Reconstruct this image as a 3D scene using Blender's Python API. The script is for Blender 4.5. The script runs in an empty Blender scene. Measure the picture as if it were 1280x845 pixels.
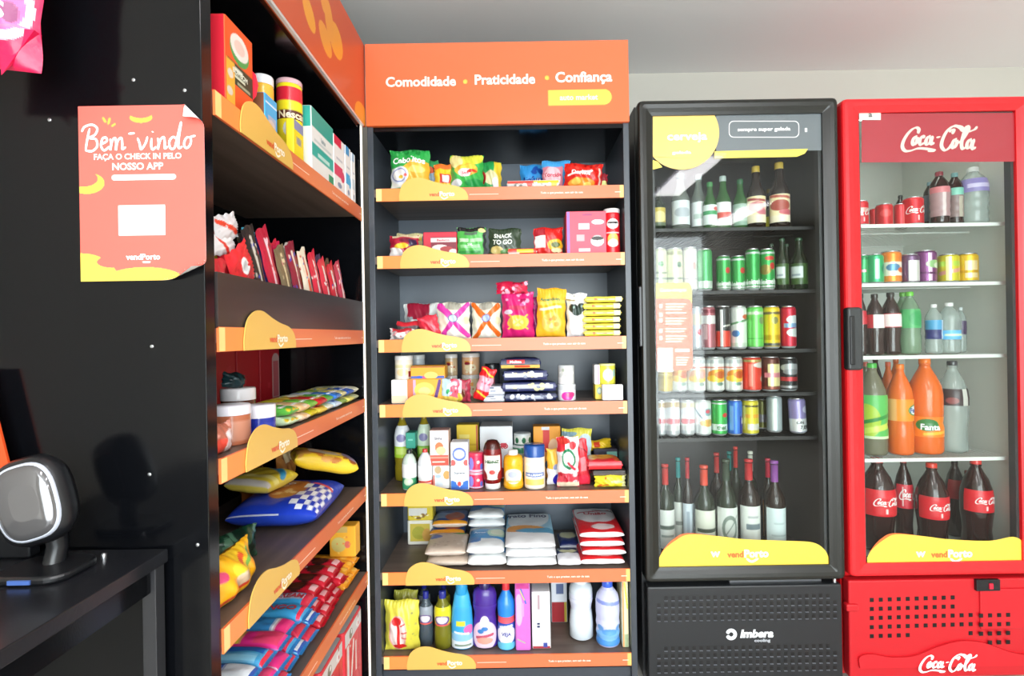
import bpy, math, random
import numpy as np
from math import pi, sin, cos, radians as RD

# ------------------------------------------------------------------ camera, light, exposure
F, CX, CY, ROLL, ZC = 673.0, 648.0, 418.0, 0.0166, 1.25
sc = bpy.context.scene
COL = sc.collection
cam = bpy.data.cameras.new('camera'); cam.sensor_width = 36; cam.lens = F / 1280 * 36
cam.shift_x = -(CX - 640) / 1280; cam.shift_y = -(422.5 - CY) / 1280; cam.clip_start = .02
camo = bpy.data.objects.new('camera', cam); COL.objects.link(camo)
camo.location = (0, 0, ZC); camo.rotation_euler = (pi / 2, ROLL, 0)
sc.camera = camo
sc.view_settings.view_transform = 'Standard'; sc.view_settings.look = 'None'
sc.view_settings.gamma = 1; sc.view_settings.use_curve_mapping = False
sc.view_settings.exposure = 0.3
try:
    sc.cycles.max_bounces = 8; sc.cycles.transparent_max_bounces = 24
    sc.cycles.caustics_reflective = False; sc.cycles.caustics_refractive = False
except Exception: pass
W = bpy.data.worlds.new('world'); sc.world = W; W.use_nodes = True
bg = W.node_tree.nodes['Background']; bg.inputs[0].default_value = (.75, .87, 1, 1); bg.inputs[1].default_value = 1.6

def area(name, loc, rot, sx, sy, e, col=(1, 1, 1)):
    l = bpy.data.lights.new(name, 'AREA'); l.shape = 'RECTANGLE'; l.size = sx; l.size_y = sy
    l.energy = e; l.color = col
    o = bpy.data.objects.new(name, l); COL.objects.link(o); o.location = loc; o.rotation_euler = rot
    return o
# daylight coming in through the wide shop opening behind the camera, and the ceiling panel lamp
area('daylight_opening', (.75, -2.9, 1.3), (RD(90), 0, 0), 3.2, 2.4, 230, (.93, .97, 1))
LAMPS = ((1.335, -.5, .26, 1.1), (2.33, -1.9, .26, 1.1), (.2, -.5, .26, 1.1))
for lx, ly, la, lb_ in LAMPS: area('ceiling_lamp_light', (lx, ly, 2.455), (0, 0, 0), la - .04, lb_ - .04, 11, (1, .97, .95))

def P(px, py, Y):
    du, dv = px - CX, py - CY
    c, s = cos(ROLL), sin(ROLL)
    return ((du * c - dv * s) * Y / F, Y, ZC - (du * s + dv * c) * Y / F)
def PX(px, py, Y): return P(px, py, Y)[0]
def PZ(px, py, Y): return P(px, py, Y)[2]

# ------------------------------------------------------------------ materials
def lin(c):
    if isinstance(c, str):
        if len(c) == 3: c = ''.join(a + a for a in c)
        c = [int(c[i:i + 2], 16) / 255 for i in (0, 2, 4)]
        return np.array([x / 12.92 if x <= .04045 else ((x + .055) / 1.055) ** 2.4 for x in c])
    return np.array(c)
MATS = {}
def nodes(name):
    m = bpy.data.materials.new(name); m.use_nodes = True
    return m, m.node_tree, m.node_tree.nodes['Principled BSDF']
def plain(col, rough=.5, metal=0., bump=0., scale=60., spec=.5, emit=0., name=None, grain=None):
    key = (col, rough, metal, bump, scale, spec, emit, grain)
    if key in MATS: return MATS[key]
    m, nt, b = nodes(name or 'surface'); c = (*lin(col), 1)
    b.inputs['Base Color'].default_value = c; b.inputs['Roughness'].default_value = rough
    b.inputs['Metallic'].default_value = metal; b.inputs['Specular IOR Level'].default_value = spec
    N, L = nt.nodes, nt.links
    if emit:
        b.inputs['Emission Color'].default_value = c; b.inputs['Emission Strength'].default_value = emit
    if bump or grain:
        tc = N.new('ShaderNodeTexCoord'); mp = N.new('ShaderNodeMapping'); nz = N.new('ShaderNodeTexNoise')
        L.new(tc.outputs['Object'], mp.inputs[0]); L.new(mp.outputs[0], nz.inputs['Vector'])
        nz.inputs['Scale'].default_value = scale; nz.inputs['Detail'].default_value = 5
        if grain:
            mp.inputs['Scale'].default_value = {'x': (.06, 1, 1), 'y': (1, .06, 1), 'z': (1, 1, .06)}[grain[0]]
            rp = N.new('ShaderNodeValToRGB'); rp.color_ramp.elements[0].position = .35; rp.color_ramp.elements[1].position = .7
            rp.color_ramp.elements[0].color = c; rp.color_ramp.elements[1].color = (*lin(grain[1]), 1)
            L.new(nz.outputs['Fac'], rp.inputs[0]); L.new(rp.outputs[0], b.inputs['Base Color'])
        if bump:
            bp = N.new('ShaderNodeBump'); bp.inputs['Strength'].default_value = bump; bp.inputs['Distance'].default_value = .002
            L.new(nz.outputs['Fac'], bp.inputs['Height']); L.new(bp.outputs[0], b.inputs['Normal'])
    MATS[key] = m
    return m
def printed(name, rough, metal=0., bump=0., scale=70, coat=0., spec=.5):
    m, nt, b = nodes(name); N, L = nt.nodes, nt.links
    a = N.new('ShaderNodeAttribute'); a.attribute_name = 'print'
    L.new(a.outputs['Color'], b.inputs['Base Color'])
    b.inputs['Roughness'].default_value = rough; b.inputs['Metallic'].default_value = metal
    b.inputs['Coat Weight'].default_value = coat; b.inputs['Coat Roughness'].default_value = .08
    b.inputs['Specular IOR Level'].default_value = spec
    if bump:
        tc = N.new('ShaderNodeTexCoord'); nz = N.new('ShaderNodeTexNoise'); bp = N.new('ShaderNodeBump')
        nz.inputs['Scale'].default_value = scale; nz.inputs['Detail'].default_value = 3
        L.new(tc.outputs['Object'], nz.inputs['Vector']); L.new(nz.outputs['Fac'], bp.inputs['Height'])
        bp.inputs['Strength'].default_value = bump; bp.inputs['Distance'].default_value = .004
        L.new(bp.outputs[0], b.inputs['Normal'])
    return m
def seethrough(name, tint, fac, rough=.03, body=None):
    """thin clear sheet: fresnel-weighted reflection over (partly) transparent"""
    m, nt, b = nodes(name); N, L = nt.nodes, nt.links
    N.remove(b); out = N['Material Output']
    tr = N.new('ShaderNodeBsdfTransparent'); tr.inputs[0].default_value = (*lin(tint), 1)
    gl = N.new('ShaderNodeBsdfGlossy'); gl.inputs['Roughness'].default_value = rough
    fr = N.new('ShaderNodeLayerWeight'); fr.inputs['Blend'].default_value = .5
    p5 = N.new('ShaderNodeMath'); p5.operation = 'POWER'; p5.inputs[1].default_value = 5
    mul = N.new('ShaderNodeMath'); mul.operation = 'MULTIPLY_ADD'; mul.inputs[1].default_value = .8 * fac; mul.inputs[2].default_value = .036 * fac
    mul.use_clamp = True
    L.new(fr.outputs['Facing'], p5.inputs[0]); L.new(p5.outputs[0], mul.inputs[0])
    mx = N.new('ShaderNodeMixShader'); L.new(mul.outputs[0], mx.inputs[0])
    base = tr
    if body:
        df = N.new('ShaderNodeBsdfDiffuse'); df.inputs[0].default_value = (*lin(body[0]), 1)
        m2 = N.new('ShaderNodeMixShader'); m2.inputs[0].default_value = body[1]
        L.new(tr.outputs[0], m2.inputs[1]); L.new(df.outputs[0], m2.inputs[2]); base = m2
    L.new(base.outputs[0], mx.inputs[1]); L.new(gl.outputs[0], mx.inputs[2]); L.new(mx.outputs[0], out.inputs[0])
    return m
FILM = printed('printed_plastic_film', .3, 0, .5, 45)
PAPER = printed('printed_card', .5)
TIN = printed('printed_aluminium', .28, .35)
GLOSSY = printed('coloured_hard_plastic', .25, coat=.2)
VINYL = printed('printed_vinyl', .32)
LACQ = plain('090a0d', .13, name='black_laminate', spec=.3, bump=.03, scale=300)
LACQ2 = plain('3a4048', .35, name='charcoal_laminate', spec=.6, bump=.04, scale=300)
WOOD = plain('6e6057', .42, name='dark_wood_shelf', grain=('x', '564a43'), scale=30)
BACKM = plain('5a646f', .35, name='slate_laminate', spec=.6, bump=.04, scale=300)
WOODY = plain('4a403a', .5, name='dark_wood_shelf', grain=('y', '372e2a'), scale=30)
GLASS = seethrough('door_glass', 'f8faf9', .6)
METAL = plain('c9ccd0', .25, .9, name='brushed_metal')

# ------------------------------------------------------------------ mesh builder
class MB:
    def __init__(s): s.v = []; s.f = []; s.c = []; s.m = []; s.s = []; s.n = 0
    def add(s, v, f, c='888', m=0, smooth=False):
        v = np.asarray(v, float).reshape(-1, 3)
        f = [tuple(int(i) + s.n for i in q) for q in f]
        cc = lin(c) if not isinstance(c, np.ndarray) else c
        cc = np.broadcast_to(cc, (len(f), 3))
        s.v.append(v); s.f += f; s.c.append(cc); s.m += [m] * len(f); s.s += [smooth] * len(f); s.n += len(v)
        return s
    def box(s, x0, x1, y0, y1, z0, z1, c='888', m=0, b=0.):
        if b <= 0:
            v = [(x, y, z) for x in (x0, x1) for y in (y0, y1) for z in (z0, z1)]
            return s.add(v, [(0, 1, 3, 2), (4, 6, 7, 5), (0, 4, 5, 1), (2, 3, 7, 6), (0, 2, 6, 4), (1, 5, 7, 3)], c, m)
        return s.prism(rrect(x0, x1, y0, y1, b), z0, z1, c, m, b)
    def prism(s, pts, z0, z1, c='888', m=0, b=0., tc=None):
        """rounded prism from an xy outline, top and bottom edges softened by b"""
        pts = np.array(pts, float); n = len(pts); ce = pts.mean(0)
        ext = np.ptp(pts, axis=0); sc_ = 1 - 2 * b / np.maximum(ext, 1e-6)
        ins = ce + (pts - ce) * sc_
        mid = ce + (pts - ce) * (1 - .6 * b / np.maximum(ext, 1e-6))
        rings = [(ins, z0), (mid, z0 + b * .35), (pts, z0 + b), (pts, z1 - b), (mid, z1 - b * .35), (ins, z1)] if b > 0 else [(pts, z0), (pts, z1)]
        v = np.concatenate([np.c_[p, np.full(n, z)] for p, z in rings])
        f = []
        for k in range(len(rings) - 1):
            for i in range(n):
                j = (i + 1) % n; f.append((k * n + i, k * n + j, (k + 1) * n + j, (k + 1) * n + i))
        s.add(v, f, c, m)
        o = (len(rings) - 1) * n
        s.add(v[:n], [tuple(range(n))[::-1]], c, m); s.add(v[o:], [tuple(range(n))], tc or c, m)
        return s
    def grid(s, S, img, m=0, smooth=True, flip=False):
        ny, nx = img.shape[:2]
        U, V = np.meshgrid(np.linspace(0, 1, nx + 1), np.linspace(0, 1, ny + 1))
        v = S(U.ravel(), V.ravel(), 0.)
        idx = np.arange((nx + 1) * (ny + 1)).reshape(ny + 1, nx + 1)
        q = np.stack([idx[:-1, :-1], idx[:-1, 1:], idx[1:, 1:], idx[1:, :-1]], -1).reshape(-1, 4)
        if flip: q = q[:, ::-1]
        return s.add(v, q.tolist(), img.reshape(-1, 3), m, smooth)
    def lathe(s, prof, c='888', m=0, seg=28, axis=(0, 0), smooth=True, cols=None):
        a = np.arange(seg) * 2 * pi / seg
        v = np.concatenate([np.c_[axis[0] + r * np.cos(a), axis[1] + r * np.sin(a), np.full(seg, z)] for r, z in prof])
        f = []; cc = []
        for k in range(len(prof) - 1):
            for i in range(seg):
                j = (i + 1) % seg; f.append((k * seg + i, k * seg + j, (k + 1) * seg + j, (k + 1) * seg + i))
                cc.append(lin(cols[k]) if cols else lin(c))
        s.add(v, f, np.array(cc), m, smooth)
        o = (len(prof) - 1) * seg
        if prof[0][0] > 1e-4: s.add(v[:seg], [tuple(range(seg))[::-1]], cols[0] if cols else c, m)
        if prof[-1][0] > 1e-4: s.add(v[o:], [tuple(range(seg))], cols[-1] if cols else c, m)
        return s
    def tube(s, pts, r, c='888', m=0, seg=8):
        pts = np.array(pts, float); rings = []
        for i, p in enumerate(pts):
            t = pts[min(i + 1, len(pts) - 1)] - pts[max(i - 1, 0)]; t /= np.linalg.norm(t)
            u = np.cross(t, (0, 0, 1) if abs(t[2]) < .9 else (1, 0, 0)); u /= np.linalg.norm(u); w = np.cross(t, u)
            a = np.arange(seg) * 2 * pi / seg
            rings.append(p + r * (np.outer(np.cos(a), u) + np.outer(np.sin(a), w)))
        f = []
        for k in range(len(pts) - 1):
            for i in range(seg):
                j = (i + 1) % seg; f.append((k * seg + i, (k + 1) * seg + i, (k + 1) * seg + j, k * seg + j))
        v = np.concatenate(rings); n = len(v)
        s.add(v, f, c, m, True)
        s.add(rings[0], [tuple(range(seg))], c, m); s.add(rings[-1], [tuple(range(seg))[::-1]], c, m)
        return s
    def build(s, name, mats, parent=None, loc=None, rot=None, **tags):
        me = bpy.data.meshes.new(name)
        v = np.concatenate(s.v); me.from_pydata(v.tolist(), [], s.f)
        if not isinstance(mats, (list, tuple)): mats = [mats]
        for k in mats: me.materials.append(k)
        me.polygons.foreach_set('material_index', np.array(s.m, np.int32))
        me.polygons.foreach_set('use_smooth', np.array(s.s, bool))
        lt = np.array([len(q) for q in s.f]); cc = np.repeat(np.concatenate(s.c), lt, axis=0)
        at = me.color_attributes.new('print', 'FLOAT_COLOR', 'CORNER')
        at.data.foreach_set('color', np.c_[cc, np.ones(len(cc))].ravel().astype(np.float32))
        me.update()
        o = bpy.data.objects.new(name, me); COL.objects.link(o)
        if parent: o.parent = parent
        if loc is not None: o.location = loc
        if rot is not None: o.rotation_euler = rot
        for k, x in tags.items():
            if x: o[k] = x
        return o
def rrect(x0, x1, y0, y1, r, n=4):
    r = min(r, (x1 - x0) / 2.01, (y1 - y0) / 2.01); p = []
    for cx, cy, a0 in ((x1 - r, y1 - r, 0), (x0 + r, y1 - r, 90), (x0 + r, y0 + r, 180), (x1 - r, y0 + r, 270)):
        for k in range(n + 1): a = RD(a0 + 90 * k / n); p.append((cx + r * cos(a), cy + r * sin(a)))
    return p
def empty(name, loc, rot=(0, 0, 0), parent=None, **tags):
    o = bpy.data.objects.new(name, None); COL.objects.link(o); o.location = loc; o.rotation_euler = rot
    o.empty_display_size = .05
    if parent: o.parent = parent
    for k, x in tags.items():
        if x: o[k] = x
    return o
def struct(o): o['kind'] = 'structure'; return o

# ------------------------------------------------------------------ lettering
TX = {}
def text2d(t, bold=.02, shear=0., space=1.):
    k = (t, bold, shear, space)
    if k in TX: return TX[k]
    cu = bpy.data.curves.new('t', 'FONT'); cu.body = t; cu.offset = bold; cu.shear = shear; cu.resolution_u = 3
    cu.space_character = space
    cu.align_x = 'CENTER'; cu.align_y = 'CENTER'
    o = bpy.data.objects.new('t', cu); me = o.to_mesh()
    v = np.array([x.co[:2] for x in me.vertices]).reshape(-1, 2); f = [tuple(p.vertices) for p in me.polygons]
    o.to_mesh_clear(); bpy.data.objects.remove(o); bpy.data.curves.remove(cu)
    if len(v):
        lo, hi = v.min(0), v.max(0); v = (v - (lo + hi) / 2) / max(hi[1] - lo[1], 1e-6)
    TX[k] = (v, f)
    return TX[k]
def catmull(pts, n=8):
    p = np.array(pts, float); p = np.vstack([2 * p[0] - p[1], p, 2 * p[-1] - p[-2]]); o = []
    for i in range(1, len(p) - 2):
        for t in np.linspace(0, 1, n, endpoint=False):
            o.append(.5 * (2 * p[i] + (p[i + 1] - p[i - 1]) * t + (2 * p[i - 1] - 5 * p[i] + 4 * p[i + 1] - p[i + 2]) * t * t + (3 * p[i] - p[i - 1] - 3 * p[i + 1] + p[i + 2]) * t ** 3))
    o.append(p[-2]); return np.array(o)
def pen(strokes, w, nib=None, thin=.35):
    """strokes (lists of points) drawn with a round or slanted pen -> 2D mesh"""
    V, Fc = [], []; n0 = 0; kk = 0
    nd = np.array([cos(nib), sin(nib)]) if nib is not None else None
    for st in strokes:
        c = catmull(st); t = np.gradient(c, axis=0); t /= np.linalg.norm(t, axis=1)[:, None] + 1e-9
        n = np.c_[-t[:, 1], t[:, 0]]
        hw = np.full(len(c), w / 2)
        if nd is not None: hw = w / 2 * (thin + (1 - thin) * np.abs(n @ nd))
        e = np.minimum(np.arange(len(c)), np.arange(len(c))[::-1]); hw = hw * np.clip(.45 + .25 * e, 0, 1)
        m = len(c); ly = (kk + np.arange(m) / m)[:, None]; kk += 1
        V.append(np.vstack([np.c_[c + n * hw[:, None], ly], np.c_[c - n * hw[:, None], ly]]))
        Fc += [(n0 + i, n0 + m + i, n0 + m + i + 1, n0 + i + 1) for i in range(m - 1)]; n0 += 2 * m
    return np.concatenate(V), Fc
def loop(cx, cy, rx, ry, a0=60, a1=420, sl=.3):
    return [(cx + rx * cos(RD(a)) + sl * ry * sin(RD(a)), cy + ry * sin(RD(a))) for a in np.linspace(a0, a1, 10)]
def norm3(v):
    v = v.copy(); h = np.ptp(v[:, 1])
    for k in (0, 1): v[:, k] = (v[:, k] - (v[:, k].min() + v[:, k].max()) / 2) / h
    return v
def layer_off(v): return v[:, 2] * 2.5e-5 if v.shape[1] > 2 else 0.
def soda_script():
    S = [[(.78, .74), (.84, .9), (.74, .99), (.56, .93), (.34, .72), (.16, .42), (.12, .18), (.24, .03), (.46, .03), (.78, .12), (1.15, .1), (1.5, .02), (1.2, .0)],
         loop(.66, .45, .09, .17), [(1.08, .56), (1.0, .63), (.9, .52), (.86, .36), (.92, .28), (1.06, .36)],
         loop(1.24, .45, .1, .17), [(1.44, .64), (1.36, .42), (1.38, .29), (1.5, .36)],
         [(1.58, .56), (1.76, .6)],
         [(2.26, .7), (2.34, .86), (2.22, .86), (2.14, .78)], [(2.74, .8), (2.6, .96), (2.36, 1.04), (2.06, .84), (1.86, .5), (1.8, .2), (1.94, .03), (2.12, .12), (2.26, .3)],
         loop(2.36, .3, .09, .18), [(2.5, .3), (2.74, .5), (2.98, .9), (2.9, 1.0), (2.76, .7), (2.66, .3), (2.7, .08), (2.84, .14)],
         loop(3.0, .28, .1, .18), [(3.22, .48), (3.12, .22), (3.14, .06), (3.28, .14)],
         [(2.3, 1.02), (2.62, 1.0), (2.9, .8), (3.2, .86), (3.36, 1.0)]]
    v, f = pen(S, .165, RD(20), .36)
    return norm3(v), f
def welcome_script():
    S = [[(.32, .92), (.22, .5), (.14, .02)], [(.0, .78), (.12, .98), (.42, 1.06), (.62, .9), (.52, .66), (.3, .54), (.56, .48), (.6, .2), (.4, .02), (.14, .04)],
         [(.76, .28), (.98, .4), (.96, .54), (.82, .5), (.76, .22), (.88, .04), (1.1, .2)],
         [(1.12, .5), (1.16, .3), (1.12, .04), (1.2, .4), (1.32, .52), (1.36, .3), (1.34, .04), (1.42, .4), (1.56, .52), (1.6, .3), (1.6, .08), (1.74, .16)],
         [(1.84, .68), (2.1, .7)],
         [(2.2, .52), (2.28, .3), (2.34, .06), (2.52, .3), (2.6, .56)],
         [(2.76, .5), (2.74, .2), (2.8, .04), (2.94, .16)], [(2.8, .72), (2.82, .76)],
         [(3.0, .5), (3.04, .3), (3.0, .04), (3.1, .4), (3.24, .52), (3.28, .3), (3.28, .08), (3.4, .16)],
         [(3.76, .44), (3.6, .52), (3.46, .34), (3.5, .08), (3.66, .1), (3.78, .5), (3.94, 1.1), (3.84, .5), (3.82, .1), (3.98, .14)],
         loop(4.18, .3, .13, .22, 90, 450, .2), [(4.26, .5), (4.5, .56)]]
    v, f = pen(S, .088)
    return norm3(v), f
SODA = soda_script(); WELCOME = welcome_script()

# ------------------------------------------------------------------ printed designs: "base;R x0 y0 x1 y1 c;E cx cy rx ry c;T cx cy h c words"
CELL = .0024
def canvas(w, h, spec, cell=CELL):
    nx, ny = max(5, int(w / cell)), max(5, int(h / cell)); k = 2
    X, Y = np.meshgrid((np.arange(nx * k) + .5) / (nx * k) * w, (np.arange(ny * k) + .5) / (ny * k) * h)
    parts = spec.split(';'); img = np.empty((ny * k, nx * k, 3)); img[:] = lin(parts[0]); texts = []
    for p in parts[1:]:
        a = p.split(' '); o = a[0]
        if o == 'T': texts.append((float(a[1]), float(a[2]), float(a[3]), a[4], ' '.join(a[5:]))); continue
        if o == 'N':
            rn = random.Random(int(a[3])); n = int(a[1]); sz = float(a[2]); cs = a[8:]
            x0, y0, x1, y1 = map(float, a[4:8])
            for _ in range(n):
                cx, cy, r, q, th = rn.uniform(x0, x1) * w, rn.uniform(y0, y1) * h, sz * w * rn.uniform(.5, 1.2), rn.uniform(.4, 1), rn.uniform(0, pi)
                dx, dy = X - cx, Y - cy; xx, yy = dx * cos(th) + dy * sin(th), -dx * sin(th) + dy * cos(th)
                img[(xx / r) ** 2 + (yy / (r * q)) ** 2 < 1] = lin(rn.choice(cs))
            continue
        if o == 'G':
            y0, y1 = float(a[1]), float(a[2]); t = np.clip((Y / h - y0) / (y1 - y0), 0, 1)[..., None]
            mk = (Y / h >= y0) & (Y / h <= y1); img[mk] = (lin(a[3]) * (1 - t) + lin(a[4]) * t)[mk]; continue
        g = [float(z) for z in a[1:5]]
        if o == 'R': mk = (X >= g[0] * w) & (X <= g[2] * w) & (Y >= g[1] * h) & (Y <= g[3] * h); c = a[5]
        elif o == 'E':
            th = RD(float(a[6])) if len(a) > 6 else 0; dx, dy = X - g[0] * w, Y - g[1] * h
            mk = ((dx * cos(th) + dy * sin(th)) / (g[2] * w)) ** 2 + ((-dx * sin(th) + dy * cos(th)) / (g[3] * h)) ** 2 < 1; c = a[5]
        elif o == 'L':
            x0, y0, x1, y1 = g[0] * w, g[1] * h, g[2] * w, g[3] * h; wd = float(a[5]) * w; c = a[6]
            L2 = (x1 - x0) ** 2 + (y1 - y0) ** 2; t = np.clip(((X - x0) * (x1 - x0) + (Y - y0) * (y1 - y0)) / L2, 0, 1)
            mk = (X - x0 - t * (x1 - x0)) ** 2 + (Y - y0 - t * (y1 - y0)) ** 2 < (wd / 2) ** 2
        img[mk] = lin(c)
    img = img.reshape(ny, k, nx, k, 3).mean((1, 3))
    return img, texts
def lettering(mb, S, w, h, texts, off=.0007, m=0, maxw=.94):
    for cx, cy, th, c, t in texts:
        if t == '@soda': v, f = SODA
        elif t == '@welcome': v, f = WELCOME
        else: v, f = text2d(t, .03)
        if not len(v): continue
        hh = th * h; sx = min(hh, maxw * w / max(np.ptp(v[:, 0]), 1e-6))
        mb.add(S(cx + v[:, 0] * sx / w, cy + v[:, 1] * hh / h, off + layer_off(v)), f, c, m)
def face(mb, S, w, h, spec, m=0, smooth=True, cell=CELL):
    img, tx = canvas(w, h, spec, cell); mb.grid(S, img, m, smooth); lettering(mb, S, w, h, tx, m=m)

# ------------------------------------------------------------------ kinds of goods (origin at the base centre, front towards -y)
def pouch(nm, lb, cat, grp, loc, rot, w, h, t, spec, seed=0, n=3., crimp=.55, back=None, waist=.05, parent=None):
    rn = random.Random(seed * 7 + 3); p1, p2, p3 = rn.uniform(0, 6), rn.uniform(0, 6), rn.uniform(0, 6)
    def S(sg):
        def f(U, V, off):
            a = 2 * U - 1; Vc = np.clip(V, 0, 1)
            prof = (1 - np.abs(np.clip(a, -1, 1)) ** n) * np.sin(pi * np.clip(Vc, 0, 1)) ** crimp
            y = sg * t / 2 * prof
            y = y + t * .07 * np.sin(a * 5 + p1) * np.sin(V * 7 + p2) * prof + .0016 * np.sin(U * 60) * np.exp(-((1 - V) / .1) ** 2) + t * .05 * np.sin(a * 11 + V * 9 + p3) * prof
            x = a * w / 2 * (1 - waist * np.sin(pi * Vc)) + .002 * np.sin(V * 20 + p1) * np.abs(a)
            z = V * h + .0025 * np.sin(U * 9 + p2) * Vc
            return np.c_[x, y + sg * off, z]
        return f
    mb = MB(); face(mb, S(-1), w, h, spec)
    bimg = np.empty((8, 8, 3)); bimg[:] = lin(back or spec.split(';')[0]); mb.grid(S(1), bimg, 0, True, True)
    return mb.build(nm, FILM, parent, loc, rot, label=lb, category=cat, group=grp)
def carton(nm, lb, cat, grp, loc, rot, w, d, h, spec, side=None, sides=None, top=None, r=.003, mat=None, parent=None, lid=None):
    mb = MB(); base = side or spec.split(';')[0]
    mb.prism(rrect(-w / 2, w / 2, -d / 2, d / 2, r), 0, h, base, 0, min(r, .004), top)
    S = lambda U, V, off: np.c_[(U - .5) * (w - 2 * r * .7), np.full(len(U), -d / 2 - .0004 - off), r * .7 + V * (h - 1.4 * r)]
    face(mb, S, w, h, spec, smooth=False)
    if sides:
        for sg in (-1, 1):
            S2 = lambda U, V, off, sg=sg: np.c_[np.full(len(U), sg * (w / 2 + .0004 + off)), sg * (U - .5) * (d - 1.4 * r), r * .7 + V * (h - 1.4 * r)]
            face(mb, S2, d, h, sides, smooth=False)
    if lid:
        e = empty(nm, loc, rot, parent, label=lb, category=cat, group=grp)
        mb.build('carton_body', mat or PAPER, e)
        MB().lathe([(.013, 0), (.013, .012), (.011, .014), (0, .014)], lid, seg=16).build('cap', GLOSSY, e, (w * .12, 0, h))
        return e
    return mb.build(nm, mat or PAPER, parent, loc, rot, label=lb, category=cat, group=grp)
def brick(nm, lb, cat, grp, loc, rot, w, d, t, spec, side='fff', n=7., front=None, crimp=0, seed=0, mat=None):
    """soft packet lying flat: top printed, rounded sides"""
    rn = random.Random(seed); p1, p2 = rn.uniform(0, 6), rn.uniform(0, 6)
    def S(sg):
        def f(U, V, off):
            a, b = np.clip(2 * U - 1, -1, 1), np.clip(2 * V - 1, -1, 1)
            q = ((1 - np.abs(a) ** n) * (1 - np.abs(b) ** n)) ** .45
            z = t / 2 + sg * t / 2 * q + sg * .0012 * np.sin(a * 7 + p1) * np.sin(b * 6 + p2) * q
            return np.c_[a * w / 2, b * d / 2, z + sg * off]
        return f
    def mesh(sp, sg):
        img, tx = canvas(w, d, sp, .0035)
        ny, nx = img.shape[:2]
        mb.grid(lambda U, V, o: S(sg)(np.sin((U - .5) * pi) / 2 + .5, np.sin((V - .5) * pi) / 2 + .5, o), img if sg > 0 else img, 0, True, sg < 0)
        return tx
    mb = MB()
    if front is None and side != spec.split(';')[0]:
        spec = spec + f';R 0 0 1 .035 {side};R 0 .965 1 1 {side};R 0 0 .02 1 {side};R .98 0 1 1 {side}'
    tx = mesh(spec, 1); lettering(mb, S(1), w, d, tx, .0012)
    mesh(side, -1)
    if front:
        S3 = lambda U, V, off: np.c_[(U - .5) * w * .93, np.full(len(U), -d / 2 - .0003 - off) + (2 * (V - .5)) ** 2 * t * .12 , t * .1 + V * t * .8]
        face(mb, S3, w, t, front)
    if crimp:
        for sg in (-1, 1):
            img = np.empty((3, 14, 3)); img[:] = lin(side)
            S4 = lambda U, V, off, sg=sg: np.c_[sg * (w / 2 - .004 + V * crimp), (U - .5) * d * .95, t / 2 + .0015 * np.sin(U * 40)]
            mb.grid(S4, img)
    return mb.build(nm, mat or FILM, None, loc, rot, label=lb, category=cat, group=grp)
def wrapS(r, z0, z1, span=200, prof=None):
    def f(U, V, off):
        a = RD(-90) + (U - .5) * RD(span); z = z0 + V * (z1 - z0)
        rr = (np.interp(z, prof[1], prof[0]) if prof is not None else r) + .0004 + off
        return np.c_[rr * np.cos(a), rr * np.sin(a), z]
    return f
def can(nm, lb, cat, grp, loc, rot, r, h, spec, lid='d0d4d6', back=None):
    e = empty(nm, loc, rot, None, label=lb, category=cat, group=grp)
    base = back or spec.split(';')[0]; mb = MB()
    mb.lathe([(r * .72, 0), (r * .8, .001), (r * .97, h * .05), (r, h * .07), (r, h * .9), (r * .97, h * .93), (r * .86, h * .965)], base,
             cols=['c8ccd0', 'c8ccd0', base, base, base, base])
    face(mb, wrapS(r, h * .065, h * .91), r * 3.49, h * .85, spec)
    mb.build('can_body', TIN, e)
    l = MB(); l.lathe([(r * .86, h * .962), (r * .9, h * .975), (r * .9, h), (r * .84, h), (r * .8, h * .982), (0, h * .982)], lid)
    l.box(-.006, .006, -.012, .006, h * .984, h * .984 + .0015, lid)
    l.build('lid', METAL, e)
    return e
def tincan(nm, lb, cat, grp, loc, rot, r, h, spec, lid='e8e8e8', lidh=.012, lidmat=None, back=None):
    """straight sided tin, tub or jar with a lid"""
    e = empty(nm, loc, rot, None, label=lb, category=cat, group=grp); base = back or spec.split(';')[0]; hb = h - lidh
    mb = MB(); mb.lathe([(r * .93, 0), (r * .97, .0015), (r * .97, hb * .96), (r * .9, hb)], base)
    face(mb, wrapS(r * .97, hb * .04, hb * .94), r * 3.4, hb * .9, spec); mb.build('container', GLOSSY, e)
    MB().lathe([(r, hb - .003), (r, h - .003), (r * .95, h), (r * .2, h), (0, h - .0005)], lid).build('lid', lidmat or GLOSSY, e)
    return e
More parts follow.
